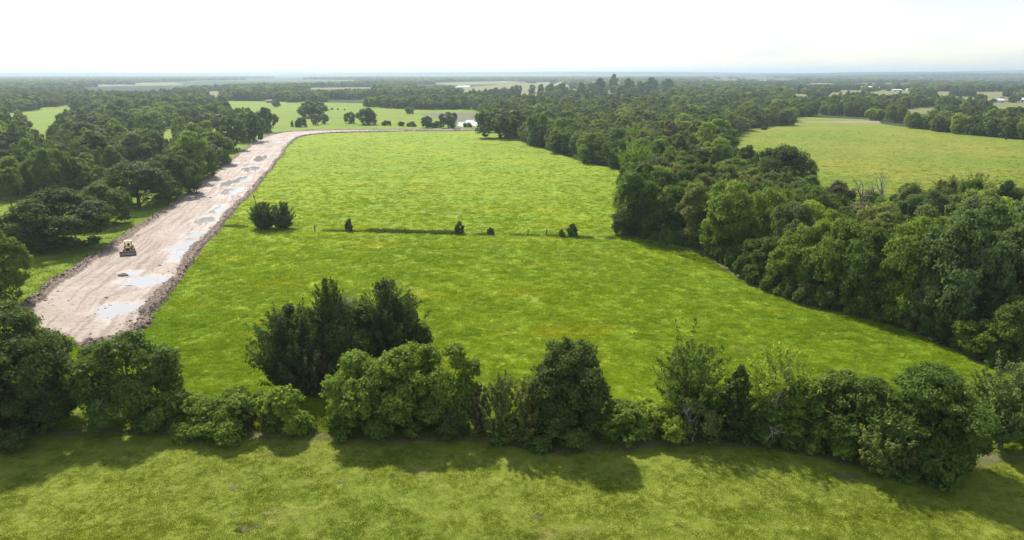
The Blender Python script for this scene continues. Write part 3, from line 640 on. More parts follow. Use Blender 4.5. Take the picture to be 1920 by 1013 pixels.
for a in (('tall', 1168, 446, 398, 52, DARK, 'low dark tree at the left tip of the right-hand wood'),
          ('tall', 1195, 449, 308, 96, DEEP, 'tall tree at the tip of the wood jutting into the pasture'),
          ('tall', 1255, 455, 350, 72, DEEP, 'upright green tree second from the jutting tip of the wood'),
          ('tall', 1300, 468, 345, 74, OLIVE, 'pale-stemmed tall tree third from the jutting tip of the wood'),
          ('oak', 1385, 500, 342, 160, MID, 'broad spreading tree at the wood edge left of centre'),
          ('round', 1430, 530, 445, 80, DEEP, 'shrubby dark tree low at the wood edge below the spreading tree'),
          ('round', 1490, 560, 425, 100, MID, 'green tree at the wood edge in front of the spreading one'),
          ('oak', 1555, 575, 410, 140, MID, 'broad green tree at the middle of the wood edge'),
          ('round', 1620, 600, 430, 110, DEEP, 'dark leafy tree right of the middle of the wood edge'),
          ('oak', 1690, 620, 410, 150, MID, 'tall full tree at the wood edge towards the right'),
          ('oak', 1780, 648, 400, 170, GREY, 'large pale grey-green tree at the right of the wood edge'),
          ('round', 1745, 640, 500, 90, GREY, 'silvery leafed lower tree at the wood edge, right part'),
          ('oak', 1880, 640, 380, 210, GREY, 'biggest pale crown of the wood at the right picture edge'),
          ('cedar', 1768, 650, 575, 60, CEDAR, 'dark cedar at the right wood edge above the bare soil'),
          ('round', 1835, 680, 600, 90, MID, 'low rounded tree at the near end of the wood edge'),
          ('round', 1900, 690, 560, 110, DEEP, 'dark tree at the near end of the wood by the picture edge'),
          ('oak', 1455, 385, 275, 136, DARK, 'big dark dome rising above the wood beside the right pasture'),
          ('open', 1815, 430, 328, 130, OLIVE, 'feathery tree rising over the wood against the right pasture'),
          ('tall', 1868, 440, 340, 44, DARK, 'narrow dark treetop standing right of the feathery tree'),
          ('oak', 938, 262, 205, 92, DARK, 'dark clump of oak at the far right end of the big pasture by the road'),
          ('oak', 1012, 276, 214, 56, DEEP, 'rounded tree at the pasture edge right of the dark clump'),
          ('round', 1050, 290, 240, 50, DEEP, 'second rounded tree at the pasture edge right of the dark clump'),
          ('round', 1110, 308, 250, 66, MID, 'leafy green tree bulging into the pasture before the wood narrows'),
          ('round', 1160, 318, 262, 60, DEEP, 'dark tree behind the bulging leafy tree at the pasture edge'),
          ('tall', 1150, 172, 139, 18, DEEP, 'lone tall tree standing above the horizon woods, right of centre')):
    mt(*a, GR)
for (cx, yt, h, lab) in ((1662, 318, 15, 'tall bare dead tree above the wood before the right pasture'), (1628, 330, 13.5, 'leaning bare dead tree left of the tallest dead one')):
    X, Y = ground(cx, yt, h); o = empty('dead_tree', (X, Y, 0)); link('branches', dead_tree_mesh(cx, h), o); tag(o, lab, 'dead tree', 'dead trees above the wood')

EDGE = resample(WOOD_EDGE[4:-2], 300); cum = np.concatenate([[0], np.cumsum(np.linalg.norm(np.diff(EDGE, axis=0), axis=1))])
NUM = ['first', 'second', 'third', 'fourth', 'fifth', 'sixth', 'seventh', 'eighth', 'ninth', 'tenth', 'eleventh', 'twelfth', 'thirteenth', 'fourteenth', 'fifteenth', 'sixteenth', 'seventeenth', 'eighteenth', 'nineteenth', 'twentieth']
NUM += ['twenty-' + n for n in NUM[:9]] + ['thirtieth'] + ['thirty-' + n for n in NUM[:9]] + ['fortieth']
for i in range(36):
    d_ = cum[-1] * (i + 0.5 + rnd.uniform(-0.3, 0.3)) / 36; x, y = (np.interp(d_, cum, EDGE[:, j]) for j in (0, 1))
    rr = rnd.uniform(1.5, 2.8); sgn = rnd.uniform(0.7, 1.2) * rr
    tg_ = np.array([np.interp(min(d_ + 1, cum[-1]), cum, EDGE[:, j]) - np.interp(max(d_ - 1, 0), cum, EDGE[:, j]) for j in (0, 1)]); tg_ /= np.linalg.norm(tg_)
    mid_tree('shrub', x - tg_[1] * sgn, y + tg_[0] * sgn, rr * rnd.uniform(1.1, 1.9), rr, rnd.choice([DARK, DEEP, DEEP, MID, OLIVE]), f'{NUM[i]} low shrub from the far tip along the edge of the right-hand wood', 'low shrubs along the wood edge')

# --- the woods: trees fill every place where the photo shows no open ground
CLEAR = [
 [(30, 640), (30, 585), (55, 560), (60, 515), (130, 482), (200, 472), (213, 440), (245, 425), (300, 400), (345, 390), (352, 362), (385, 340), (396, 312), (425, 284), (470, 262), (520, 243), (560, 236), (890, 240), (985, 266), (1085, 300), (1168, 320), (1150, 380), (1140, 446), (1240, 455), (1310, 470), (1345, 492), (1400, 530), (1500, 570), (1600, 592), (1700, 620), (1780, 652), (1860, 690), (1960, 720), (1960, 1400), (-200, 1400), (-200, 640)],
 [(-200, 378), (0, 378), (60, 374), (85, 366), (62, 400), (20, 432), (0, 445), (-200, 460)],
 [(55, 232), (70, 203), (130, 197), (130, 208), (100, 222), (92, 262), (72, 258)],
 [(292, 250), (330, 246), (335, 258), (300, 268)],
 [(410, 189), (530, 191), (640, 199), (720, 203), (800, 206), (900, 206), (895, 243), (520, 243), (515, 212), (440, 203)],
 [(1366, 288), (1375, 262), (1400, 243), (1490, 235), (1495, 220), (1640, 226), (1650, 234), (1790, 252), (1960, 266), (1960, 368), (1885, 352), (1800, 345), (1740, 352), (1640, 358), (1600, 362), (1525, 347), (1515, 310), (1450, 285)],
 [(1700, 204), (1765, 202), (1745, 212), (1705, 213)],
 [(800, 155.5), (960, 152), (990, 155), (860, 158)], [(1860, 188), (1925, 186), (1925, 204), (1865, 202)], [(390, 172), (410, 170), (402, 184)], [(496, 186), (512, 186), (512, 194), (496, 194)],
 [(850, 159), (884, 159), (884, 165), (850, 165)],
]
SPARSE = [(0.05, [(1478, 183), (1490, 168), (1580, 165), (1700, 167), (1960, 168), (1960, 190), (1840, 184), (1700, 178)]), (0.10, [(857, 180), (870, 160), (960, 154), (1260, 152), (1260, 164), (1150, 186), (1060, 186), (985, 178)]), (0.04, [(1480, 159), (1500, 153.5), (1720, 154), (1700, 159)]),
          (0.02, [(795, 160), (830, 152), (1180, 151), (1230, 155), (1000, 161)]), (0.02, [(1300, 151), (1330, 144.5), (1500, 145), (1480, 151)]), (0.02, [(560, 167), (575, 161), (700, 160), (720, 166), (600, 168)]), (0.02, [(380, 180), (392, 169), (418, 170), (410, 182)]), (0.02, [(140, 163), (160, 156), (330, 155), (345, 160)]),
          (0.5, [(0, 200), (130, 196), (330, 240), (340, 270), (90, 270)]), (0.35, [(1500, 215), (1500, 205), (1760, 190), (1960, 188), (1960, 205), (1760, 215)])]
def blocked(X, Y, z):
    px, py = project(X, Y, z); r = np.zeros(np.shape(X), bool)
    for P in CLEAR: r |= in_poly(px, py, P)
    return r
rng = np.random.default_rng(11)
def scatter(y0, y1, spacing, n_try, hmin, hmax, rmin, rmax, keepfn=None, taken=()):
    Y = np.sqrt(rng.uniform(y0 ** 2, y1 ** 2, n_try)); X = rng.uniform(-0.84, 0.84, n_try) * (Y + 25)
    r = rng.uniform(rmin, rmax, n_try); h = hmin + (hmax - hmin) * np.clip(0.5 * rng.uniform(0, 1, n_try) + 0.5 * (r - rmin) / (rmax - rmin) + 0.0, 0, 1)
    z0 = hill_z(X, Y)
    bad = blocked(X, Y - 0.6 * r, z0) | blocked(X - 0.85 * r, Y, z0 + 0.5 * h) | blocked(X + 0.85 * r, Y, z0 + 0.5 * h) | blocked(X, Y, z0 + 0.93 * h)
    bad |= blocked(X - 0.7 * r, Y, z0 + 0.15 * h) | blocked(X + 0.7 * r, Y, z0 + 0.15 * h) | blocked(X - 0.55 * r, Y, z0 + 0.8 * h) | blocked(X + 0.55 * r, Y, z0 + 0.8 * h)
    qx, qy = project(X, Y, z0 + 0.4 * h); dice = np.abs(np.sin(np.floor(X / 22 + 0.3 * np.sin(Y / 40)) * 12.9898 + np.floor(Y / 45) * 78.233) * 43758.5453) % 1.0
    tx_, ty_ = project(X, Y, z0 + 0.95 * h)
    for pkeep, P in SPARSE: bad |= (in_poly(qx, qy, P) | in_poly(tx_, ty_, P)) & (dice > pkeep)
    if keepfn is not None: bad |= ~keepfn(X, Y)
    X, Y, r, h, z0 = X[~bad], Y[~bad], r[~bad], h[~bad], z0[~bad]
    cell = spacing * 2 * rmax; grid = {}; out = []
    for t in taken: grid.setdefault((int(t[0] // cell), int(t[1] // cell)), []).append((t[0], t[1], t[2]))
    for x, y, rr, hh, zz in zip(X.tolist(), Y.tolist(), r.tolist(), h.tolist(), z0.tolist()):
        ci, cj = int(x // cell), int(y // cell); ok = True
        for i in (ci - 1, ci, ci + 1):
            for j in (cj - 1, cj, cj + 1):
                for (ox, oy, orr) in grid.get((i, j), ()):
                    if (x - ox) ** 2 + (y - oy) ** 2 < (spacing * (rr + orr)) ** 2: ok = False; break
                if not ok: break
            if not ok: break
        if ok: grid.setdefault((ci, cj), []).append((x, y, rr)); out.append((x, y, rr, hh, zz))
    return out
near = scatter(85, 420, 0.64, 26000, 8, 15.5, 3.4, 7.4, lambda X, Y: (X > 0) | (fbm(X / 34 + 3, Y / 55, 13, 3) > 0.50), TAKEN)
midw = scatter(420, 1150, 0.66, 70000, 8, 14, 4.0, 7.0, lambda X, Y: fbm(X / 130, Y / 200, 3) > np.where(X < 0, 0.43, 0.30), TAKEN)
near.sort(key=lambda a: -a[2] * a[3] / (a[0] ** 2 + a[1] ** 2)); 
n_ind = 300 - sum(1 for o in COL.objects if o.get('category') == 'tree')
single, rest = near[:n_ind], near[n_ind:] + midw
print('TREES individual', n_ind, 'near', len(near), 'mid', len(midw))
ORD = ['first', 'second', 'third', 'fourth', 'fifth', 'sixth', 'seventh', 'eighth', 'ninth', 'tenth', 'eleventh', 'twelfth', 'thirteenth', 'fourteenth', 'fifteenth', 'sixteenth', 'seventeenth', 'eighteenth', 'nineteenth', 'twentieth']
CW = [(DARK, 'dark'), (DEEP, 'deep green'), (MID, 'green'), (LIGHT, 'light green'), (GREY, 'grey green'), (OLIVE, 'olive'), (BROWNG, 'brownish')]
for side, zone, grp in ((-1, 'left-hand wood', 'trees of the wood left of the road'), (1, 'right-hand wood', 'trees of the wood right of the big pasture')):
    L = sorted([s for s in single if (s[0] < 0) == (side < 0)], key=lambda s: s[1])
    for ri in range(0, len(L), 13):
        row = sorted(L[ri:ri + 13], key=lambda s: s[0] / s[1])
        for i, (x, y, rr, hh, zz) in enumerate(row):
            kind = rnd.choices(['oak', 'round', 'tall', 'cedar', 'open'], [3.5, 4, 4, 0.7, 0.9])[0]
            colr, word = rnd.choices(CW, [3, 4, 5, 3, 2.4, 3, 1] if side > 0 else [5, 5, 3, 0.8, 2.5, 2, 1])[0]
            f_ = rnd.uniform(0.85, 1.15); colr = tuple(c * f_ for c in colr)
            mid_tree(kind, x, y, hh * (1.15 if kind == 'tall' else 1) * rnd.uniform(0.78, 1.15), rr * (0.85 if kind == 'tall' else 1), colr, f'{word} tree, {ORD[i]} from the left in the {ORD[ri // 13]} row of the {zone}', grp)

def instancer(name, pts, protos, label, cat):
    """ONE object: many copies of a few shapes on given points. pts: (x,y,z,sx,sy,sz,rot,idx)"""
    A = np.array(pts, dtype=np.float32); me = bpy.data.meshes.new(name); me.vertices.add(len(A)); me.vertices.foreach_set('co', A[:, :3].ravel())
    a = me.attributes.new('scl', 'FLOAT_VECTOR', 'POINT'); a.data.foreach_set('vector', np.ascontiguousarray(A[:, 3:6]).ravel())
    r3 = np.zeros((len(A), 3), np.float32); r3[:, 2] = A[:, 6]
    a = me.attributes.new('rot', 'FLOAT_VECTOR', 'POINT'); a.data.foreach_set('vector', r3.ravel())
    a = me.attributes.new('idx', 'INT', 'POINT'); a.data.foreach_set('value', A[:, 7].astype(np.int32))
    o = link(name, me); t = bpy.data.node_groups.new(name, 'GeometryNodeTree')
    t.interface.new_socket('Geometry', in_out='INPUT', socket_type='NodeSocketGeometry'); t.interface.new_socket('Geometry', in_out='OUTPUT', socket_type='NodeSocketGeometry')
    gi = t.nodes.new('NodeGroupInput'); go = t.nodes.new('NodeGroupOutput'); ip = t.nodes.new('GeometryNodeInstanceOnPoints')
    jn = t.nodes.new('GeometryNodeJoinGeometry')
    for p in protos:
        oi = t.nodes.new('GeometryNodeObjectInfo'); oi.inputs['Object'].default_value = p; oi.inputs['As Instance'].default_value = True
        t.links.new(oi.outputs['Geometry'], jn.inputs[0])
    def na(nm, ty):
        n_ = t.nodes.new('GeometryNodeInputNamedAttribute'); n_.data_type = ty; n_.inputs['Name'].default_value = nm; return n_.outputs['Attribute']
    t.links.new(gi.outputs[0], ip.inputs['Points']); t.links.new(jn.outputs[0], ip.inputs['Instance']); ip.inputs['Pick Instance'].default_value = True
    t.links.new(na('idx', 'INT'), ip.inputs['Instance Index']); t.links.new(na('scl', 'FLOAT_VECTOR'), ip.inputs['Scale']); t.links.new(na('rot', 'FLOAT_VECTOR'), ip.inputs['Rotation'])
    t.links.new(ip.outputs[0], go.inputs[0])
    md = o.modifiers.new('scatter', 'NODES'); md.node_group = t
    return tag(o, label, cat, kind='stuff')
def proto(name, me): return bpy.data.objects.new(name, me)      # shape only, never in the scene itself
def far_copy(me):
    m2 = me.copy(); m2.materials.clear(); m2.materials.append(M_LEAF_FAR); return m2
pk = [proto('crown_shape', far_copy(v[2][0])) for kd in ('oak', 'round', 'tall') for v in STOCK_F[kd]]
dim = [(v[0], v[1]) for kd in ('oak', 'round', 'tall') for v in STOCK_F[kd]]
pts = []
for (x, y, rr, hh, zz) in rest:
    i = rnd.randrange(len(pk)); pts.append((x, y, zz, rr / dim[i][1], rr / dim[i][1], hh / dim[i][0], rnd.uniform(0, 6.28), i))
instancer('woodland', pts, pk, 'dense mixed woodland behind the nearer trees, reaching back past the pastures', 'woodland')
far = scatter(1150, 2400, 0.75, 90000, 8, 15, 6, 9.5, lambda X, Y: fbm(X / 420 + 9, Y / 900, 8, 3) > 0.48) + scatter(2400, 5600, 0.8, 90000, 9, 15, 11, 17, lambda X, Y: fbm(X / 700 + 4, Y / 1600, 9, 3) > 0.44)
fk = [proto('crown_shape', far_copy(build_tree(kd, 5000 + i, 12, 6.0, 1.15, 0.75)[0])) for i, kd in enumerate(('oak', 'round', 'round', 'oak'))]
pts = [(x, y, zz, rr / 6, rr / 6, hh / 12, rnd.uniform(0, 6.28), rnd.randrange(4)) for (x, y, rr, hh, zz) in far]
instancer('far_forest', pts, fk, 'hazy blue-green forest stretching to the horizon', 'forest')
print('FAR', len(far), 'rest', len(rest))

# ------------------------------------------------------------------ grass tufts
def tuft_mesh(name, seed, mat, blades, hgt, spread, wid, flat=0.6):
    rg = np.random.default_rng(seed); Vs = []; Fs = []
    for i in range(blades):
        p = np.array([*(rg.normal(size=2) * spread * 0.5), -0.02]); a = rg.uniform(0, 6.28); d = np.array([math.cos(a), math.sin(a), 0]); w = np.array([-d[1], d[0], 0]) * wid * rg.uniform(0.6, 1.3)
        L = hgt * rg.uniform(0.6, 1.25); m_ = p + d * L * 0.25 * flat + [0, 0, L * 0.6]; tip = p + d * L * 0.9 * flat + [0, 0, L * rg.uniform(0.7, 1)]
        n = len(Vs); Vs += [p - w, p + w, m_ + w * 0.9, m_ - w * 0.9, tip]; Fs += [(n, n + 1, n + 2, n + 3), (n + 3, n + 2, n + 4, n + 4)]
    V = np.array(Vs); F4 = np.array(Fs); F4[1::2, 3] = F4[1::2, 2]
    me = bpy.data.meshes.new(name); me.from_pydata([tuple(v) for v in V], [], [tuple(f) if len(set(f)) == 4 else tuple(f[:3]) for f in F4.tolist()]); me.materials.append(mat); return me
def grass(name, poly, mat, n, y0, y1, hgt, blades, wid, label, seed, clump):
    rg = np.random.default_rng(seed)
    u = rg.uniform(0, 1, n); Y = 1 / (1 / y0 + (1 / y1 - 1 / y0) * u); X = rg.uniform(-1.05, 1.05, n) * (Y + 12)
    ok = in_poly(X, Y, poly) & (rg.uniform(0, 1, n) < clump(X, Y)); X, Y = X[ok], Y[ok]
    # keep off the road
    d = in_poly(X, Y, [tuple(p) for p in ROAD_L] + [tuple(p) for p in ROAD_R[::-1]]); X, Y = X[~d], Y[~d]
    nz = fbm(X / 1.7, Y / 1.7, seed, 3); nb = fbm(X / 9, Y / 9, seed + 3, 3); s = np.clip(Y / 75, 0.8, 2.0) * rg.uniform(0.6, 1.4, len(X)); sz = rg.uniform(0.5, 1.25, len(X)) * np.clip(Y / 90, 0.8, 1.4) * (0.25 + 2.6 * np.clip(nz - 0.3, 0, 1) + 1.4 * np.clip(nb - 0.5, 0, 1))
    P = np.stack([X, Y, 0 * X + 0.01, s, s, sz, rg.uniform(0, 6.28, len(X)), rg.integers(0, 3, len(X))], 1)
    pr = [proto('tuft_shape', tuft_mesh('tuft', seed + i, mat, blades, hgt, 0.42, wid)) for i in range(3)]
    print(name, len(P)); return instancer(name, P, pr, label, 'grass')
M_T = {n: mat_tuft('tuft_' + n, PAL[n]) for n in ('main', 'fore', 'right', 'meadow')}
cl = lambda X, Y: np.clip(0.25 + 1.5 * fbm(X / 2.2, Y / 2.2, 77), 0, 1)
MAINP = mid + WOOD_EDGE + HEDGE
grass('pasture_grass', MAINP, M_T['main'], 360000, 58, 460, 0.19, 16, 0.030, 'bright green tufted grass of the big pasture', 301, cl)
grass('meadow_grass', fore_poly, M_T['fore'], 115000, 40, 78, 0.16, 16, 0.022, 'yellowish short grass of the near meadow', 302, cl)
grass('right_pasture_grass', RIGHT, M_T['right'], 150000, 120, 480, 0.15, 14, 0.030, 'yellowish grass of the pasture beyond the right-hand wood', 303, cl)
VERGE = g((-300, 700), (-900, 330), (0, 215), (430, 200), (560, 243)) + [tuple(p) for p in ROAD_L[::-1]]
grass('verge_grass', VERGE, M_T['meadow'], 90000, 70, 420, 0.20, 14, 0.030, 'green grass between the left-hand trees and beside the dirt road', 304, cl)
# rank growth on the old fence line
k = NT('rank_grass'); oi = k.n('ShaderNodeObjectInfo'); d = k.n('ShaderNodeBsdfDiffuse'); t_ = k.n('ShaderNodeBsdfTranslucent'); mx = k.n('ShaderNodeMixShader'); mx.inputs[0].default_value = 0.3
cc = k.mix(oi.outputs['Random'], (0.09, 0.15, 0.02), (0.18, 0.22, 0.04)); k.l(cc, d.inputs[0]); k.l(cc, t_.inputs[0]); k.l(d.outputs[0], mx.inputs[1]); k.l(t_.outputs[0], mx.inputs[2]); k.l(mx.outputs[0], k.out.inputs[0])
pts = []; FN = resample(FENCE, 400)
for i in range(1500):
    j = rnd.randrange(400)
    if math.sin(j * 0.13) + math.sin(j * 0.041 + 2) < -0.2: continue
    x, y = FN[j]; px_ = project(x, y, 0)[0]; tall = 1.6 if 690 < px_ < 850 else 0.55
    if 940 < px_ < 1030 and rnd.random() < 0.7: continue
    s = rnd.uniform(0.8, 1.6); pts.append((x + rnd.gauss(0, 0.3), y + 0.3 + rnd.gauss(0, 0.45), 0.01, s * 1.3, s * 1.3, tall * rnd.uniform(0.6, 1.2), rnd.uniform(0, 6.28), rnd.randrange(3)))
instancer('fence_line_grass', pts, [proto('tuft_shape', tuft_mesh('tuft', 601 + i, k.m, 22, 0.55, 0.5, 0.035, 0.4)) for i in range(3)], 'rank darker grass along the old fence line across the pasture', 'grass')

# ------------------------------------------------------------------ the bulldozer
def boxes(name, items, mat, parent, bevel=0.03):
    """one part: list of (centre, size) or (centre, size, rx)"""
    V, F = [], []
    for it in items:
        c, sz = it[0], it[1]; bm = bmesh.new(); bmesh.ops.create_cube(bm, size=1.0); bmesh.ops.scale(bm, vec=sz, verts=bm.verts[:])
        if bevel: bmesh.ops.bevel(bm, geom=bm.edges[:], offset=min(bevel, min(sz) * 0.3), segments=1, affect='EDGES')
        bm.verts.index_update(); o0 = len(V)
        V += [tuple(v.co + Vector(c)) for v in bm.verts]; F += [tuple(o0 + v.index for v in f.verts) for f in bm.faces]; bm.free()
    me = bpy.data.meshes.new(name); me.from_pydata(V, [], F); me.materials.append(mat); me.update(); return link(name, me, parent)
def extrude_profile(name, prof, x0, x1, mat, parent):
    """prof: (y,z) outline, extruded along x"""
    n = len(prof); V = [(x0, y, z) for y, z in prof] + [(x1, y, z) for y, z in prof]
    F = [(i, (i + 1) % n, n + (i + 1) % n, n + i) for i in range(n)] + [tuple(range(n - 1, -1, -1)), tuple(range(n, 2 * n))]
    me = bpy.data.meshes.new(name); me.from_pydata(V, [], F); me.materials.append(mat); me.update(); return link(name, me, parent)
M_YEL = mat_plain('machine_yellow', (0.40, 0.25, 0.06), 0.7, var=0.45, scale=1.5)
M_STEEL = mat_plain('worn_steel', (0.30, 0.26, 0.23), 0.45, 0.6, 0.35, 2.0)
M_TRACK = mat_plain('muddy_track', (0.16, 0.12, 0.09), 0.9, var=0.4, scale=4)
M_BLK = mat_plain('dark_metal', (0.03, 0.028, 0.025), 0.6)
M_ROOF = mat_plain('cream_roof', (0.52, 0.43, 0.26), 0.7, var=0.25)
dx, dy = ground(235, 480)
dz = empty('bulldozer', (dx + 0.0, dy + 1.6, 0.14), math.radians(24))      # blade points to -y, towards the camera
tag(dz, 'yellow bulldozer with wide curved blade on the muddy dirt road', 'bulldozer')
for sx in (-1, 1):
    prof = []
    for i in range(13): a = math.pi / 2 + i / 12 * math.pi; prof.append((-1.35 + 0.48 * math.cos(a), 0.5 + 0.48 * math.sin(a)))
    for i in range(13): a = -math.pi / 2 + i / 12 * math.pi; prof.append((1.55 + 0.48 * math.cos(a), 0.5 + 0.48 * math.sin(a)))
    tr = extrude_profile('track', prof, sx * 1.05 - 0.27, sx * 1.05 + 0.27, M_TRACK, dz)
    boxes('grouser', [((sx * 1.05, -1.3 + i * 0.2, z), (0.56, 0.04, 0.07)) for i in range(15) for z in (0.0 + 0.04, 0.99)], M_TRACK, tr, 0)
    boxes('track_frame', [((sx * 1.34, 0.1, 0.5), (0.06, 2.4, 0.28))], M_YEL, tr)
    for yy in (-1.35, 1.55):
        v, f = tube([(sx * 1.30, yy, 0.5), (sx * 1.36, yy, 0.5)], [0.33, 0.33], 14); v2, f2 = tube([(sx * 1.36, yy, 0.5), (sx * 1.365, yy, 0.5)], [0.33, 0.01], 14)
        link('wheel', mesh_np('wheel', *join_vf([(v, f), (v2, f2)]), [M_STEEL]), tr)
boxes('body', [((0, 0.1, 0.85), (1.5, 3.2, 0.6)), ((0, 1.25, 1.35), (1.7, 1.1, 0.7))], M_YEL, dz, 0.06)
hood = extrude_profile('hood', [(-1.75, 0.9), (-1.75, 1.85), (-1.55, 1.98), (0.15, 2.08), (0.15, 0.9)], -0.52, 0.52, M_YEL, dz)
boxes('grille', [((0, -1.76, 1.38), (0.86, 0.04, 0.78))] + [((0, -1.785, 1.06 + i * 0.13), (0.8, 0.03, 0.04)) for i in range(6)], M_BLK, hood, 0)
v, f = tube([(0.22, -0.8, 1.95), (0.22, -0.8, 2.75), (0.22, -0.7, 2.9)], [0.07, 0.06, 0.06], 10); link('exhaust_pipe', mesh_np('exhaust_pipe', v, f, [M_BLK], True), hood)
for sx in (-0.38, 0.38): boxes('headlight', [((sx, -1.70, 2.02), (0.2, 0.12, 0.16))], M_ROOF, hood)
cab = boxes('cab_floor', [((0, 0.9, 1.62), (1.6, 1.4, 0.1))], M_YEL, dz)
for sx in (-0.75, 0.75):
    for yy in (0.25, 1.55): boxes('roof_post', [((sx, yy, 2.37), (0.11, 0.11, 1.42))], M_YEL, cab)
    boxes('rail', [((sx, 0.9, 2.1), (0.06, 1.18, 0.08))], M_YEL, cab)
boxes('rail', [((0, 1.55, 2.1), (1.38, 0.06, 0.08))], M_YEL, cab)
boxes('roof', [((0, 0.85, 3.15), (1.85, 1.9, 0.14))], M_ROOF, cab, 0.05)
boxes('seat', [((0, 1.0, 1.85), (0.55, 0.5, 0.18)), ((0, 1.28, 2.15), (0.55, 0.14, 0.6))], M_BLK, cab)
for sx in (-0.95, 0.95): boxes('fender', [((sx, 0.75, 1.2), (0.62, 1.6, 0.08))], M_YEL, dz)
for sx in (-0.95, 0.95): boxes('fuel_tank', [((sx, 1.35, 1.55), (0.36, 0.8, 0.6))], M_YEL, dz, 0.06)
bl_prof = [(-2.62 - 0.22 * math.cos((z - 0.55) * 2.0), z) for z in np.linspace(0.02, 1.2, 9)]
bl_in = [(y + 0.09, z) for y, z in bl_prof][::-1]
bl_prof = [(-2.35 - 0.32 * ((z - 0.6) / 0.6) ** 2, z) for z in np.linspace(0.02, 1.25, 9)]; bl_in = [(y + 0.1, z) for y, z in bl_prof][::-1]
blade = extrude_profile('blade', bl_prof + bl_in, -1.85, 1.85, M_STEEL, dz)
boxes('cutting_edge', [((0, -2.69, 0.1), (3.7, 0.05, 0.2))], M_BLK, blade)
for sx in (-1.84, 1.84): boxes('end_plate', [((sx * 1.012, -2.5, 0.62), (0.05, 0.45, 1.2))], M_STEEL, blade)
for sx in (-1, 1): boxes('push_arm', [((sx * 1.5, -0.95, 0.45), (0.16, 2.7, 0.22))], M_YEL, dz)
for sx in (-0.62, 0.62):
    v, f = tube([(sx, -1.5, 1.75), (sx, -2.25, 0.85)], [0.07, 0.05], 8); link('lift_cylinder', mesh_np('lift_cylinder', v, f, [M_STEEL], True), dz)
boxes('ripper', [((0, 2.15, 0.75), (1.5, 0.25, 0.3)), ((-0.5, 2.3, 0.5), (0.09, 0.2, 0.8)), ((0.5, 2.3, 0.5), (0.09, 0.2, 0.8))], M_STEEL, dz)
dz.scale = (0.84, 0.84, 0.84)
# clods on the road
for i, (px, py, s_) in enumerate(((231, 518, 0.75), (200, 560, 0.3), (395, 372, 0.4), (300, 500, 0.3))):
    bm = bmesh.new(); bmesh.ops.create_icosphere(bm, subdivisions=3, radius=1)
    for v_ in bm.verts:
        q_ = 0.75 + 0.6 * fbm(np.array([v_.co.x * 1.5 + i * 9]), np.array([v_.co.y * 1.5 + v_.co.z * 2]), 5)[0]; v_.co = Vector((v_.co.x * 1.2, v_.co.y, max(v_.co.z, -0.3) * 0.6)) * q_ * s_
    me = bpy.data.meshes.new('dirt_clod'); bm.to_mesh(me); bm.free(); me.materials.append(M_TRACK); o = link('dirt_clod', me); X0, Y0 = ground(px, py); o.location = (X0, Y0, 0.15)
    tag(o, ['largest dark dirt clod on the road below the bulldozer beside the puddle', 'small dirt clod on the near end of the road', 'dirt clod on the far half of the road above the bulldozer', 'small dirt clod on the road right of the bulldozer'][i], 'dirt clod', 'clods of dirt lying on the road')

# loose soil thrown along both banks
rg = np.random.default_rng(77); pts = []
def clod_shape(seed):
    bm = bmesh.new(); bmesh.ops.create_icosphere(bm, subdivisions=2, radius=1); r_ = np.random.default_rng(seed); ph = r_.uniform(0, 6, 6)
    for v_ in bm.verts: v_.co = v_.co * (0.8 + 0.25 * math.sin(v_.co.x * 3 + ph[0]) * math.sin(v_.co.y * 3 + ph[1]) + 0.18 * math.sin(v_.co.z * 5 + ph[2] + v_.co.x * 4)); v_.co.z *= 0.7
    me = bpy.data.meshes.new('clod'); bm.to_mesh(me); bm.free(); me.materials.append(M_CLODS); return me
k = NT('loose_soil'); oi = k.n('ShaderNodeObjectInfo'); b = k.n('ShaderNodeBsdfPrincipled'); b.inputs['Roughness'].default_value = 0.95
k.l(k.mix(oi.outputs['Random'], (0.085, 0.058, 0.038), (0.28, 0.20, 0.145)), b.inputs['Base Color']); k.l(b.outputs[0], k.out.inputs[0]); M_CLODS = k.m
for i in range(5200):
    a = int(rg.uniform(0, 1) ** 1.3 * 720); side = rg.uniform() < 0.5; w_ = Wd[a, 0]; u = abs(rg.normal()) * (2.2 if not side else 2.4) / w_ - 0.6 / w_
    if rg.uniform() < 0.06: u = rg.uniform(0.1, 0.9)
    u = u if not side else 1 - u; p = RL[a] + (RR[a] - RL[a]) * u
    jt = int(np.clip(u, 0, 1) * (NTT - 1)); s_ = min(0.42, 0.07 + rg.exponential(0.075)) * (0.5 if 0.25 < u < 0.75 else 1)
    pts.append((p[0] + rg.normal() * 0.3, p[1] + rg.normal() * 0.3, max(0.02, Z[a, jt] if 0 < u < 1 else 0.02), s_ * rg.uniform(0.8, 1.6), s_, s_ * 0.8, rg.uniform(0, 6.28), int(rg.integers(0, 3))))
instancer('loose_soil_clods', pts, [proto('clod_shape', clod_shape(i)) for i in range(3)], 'loose brown soil clods scattered along both banks of the dirt road', 'soil')

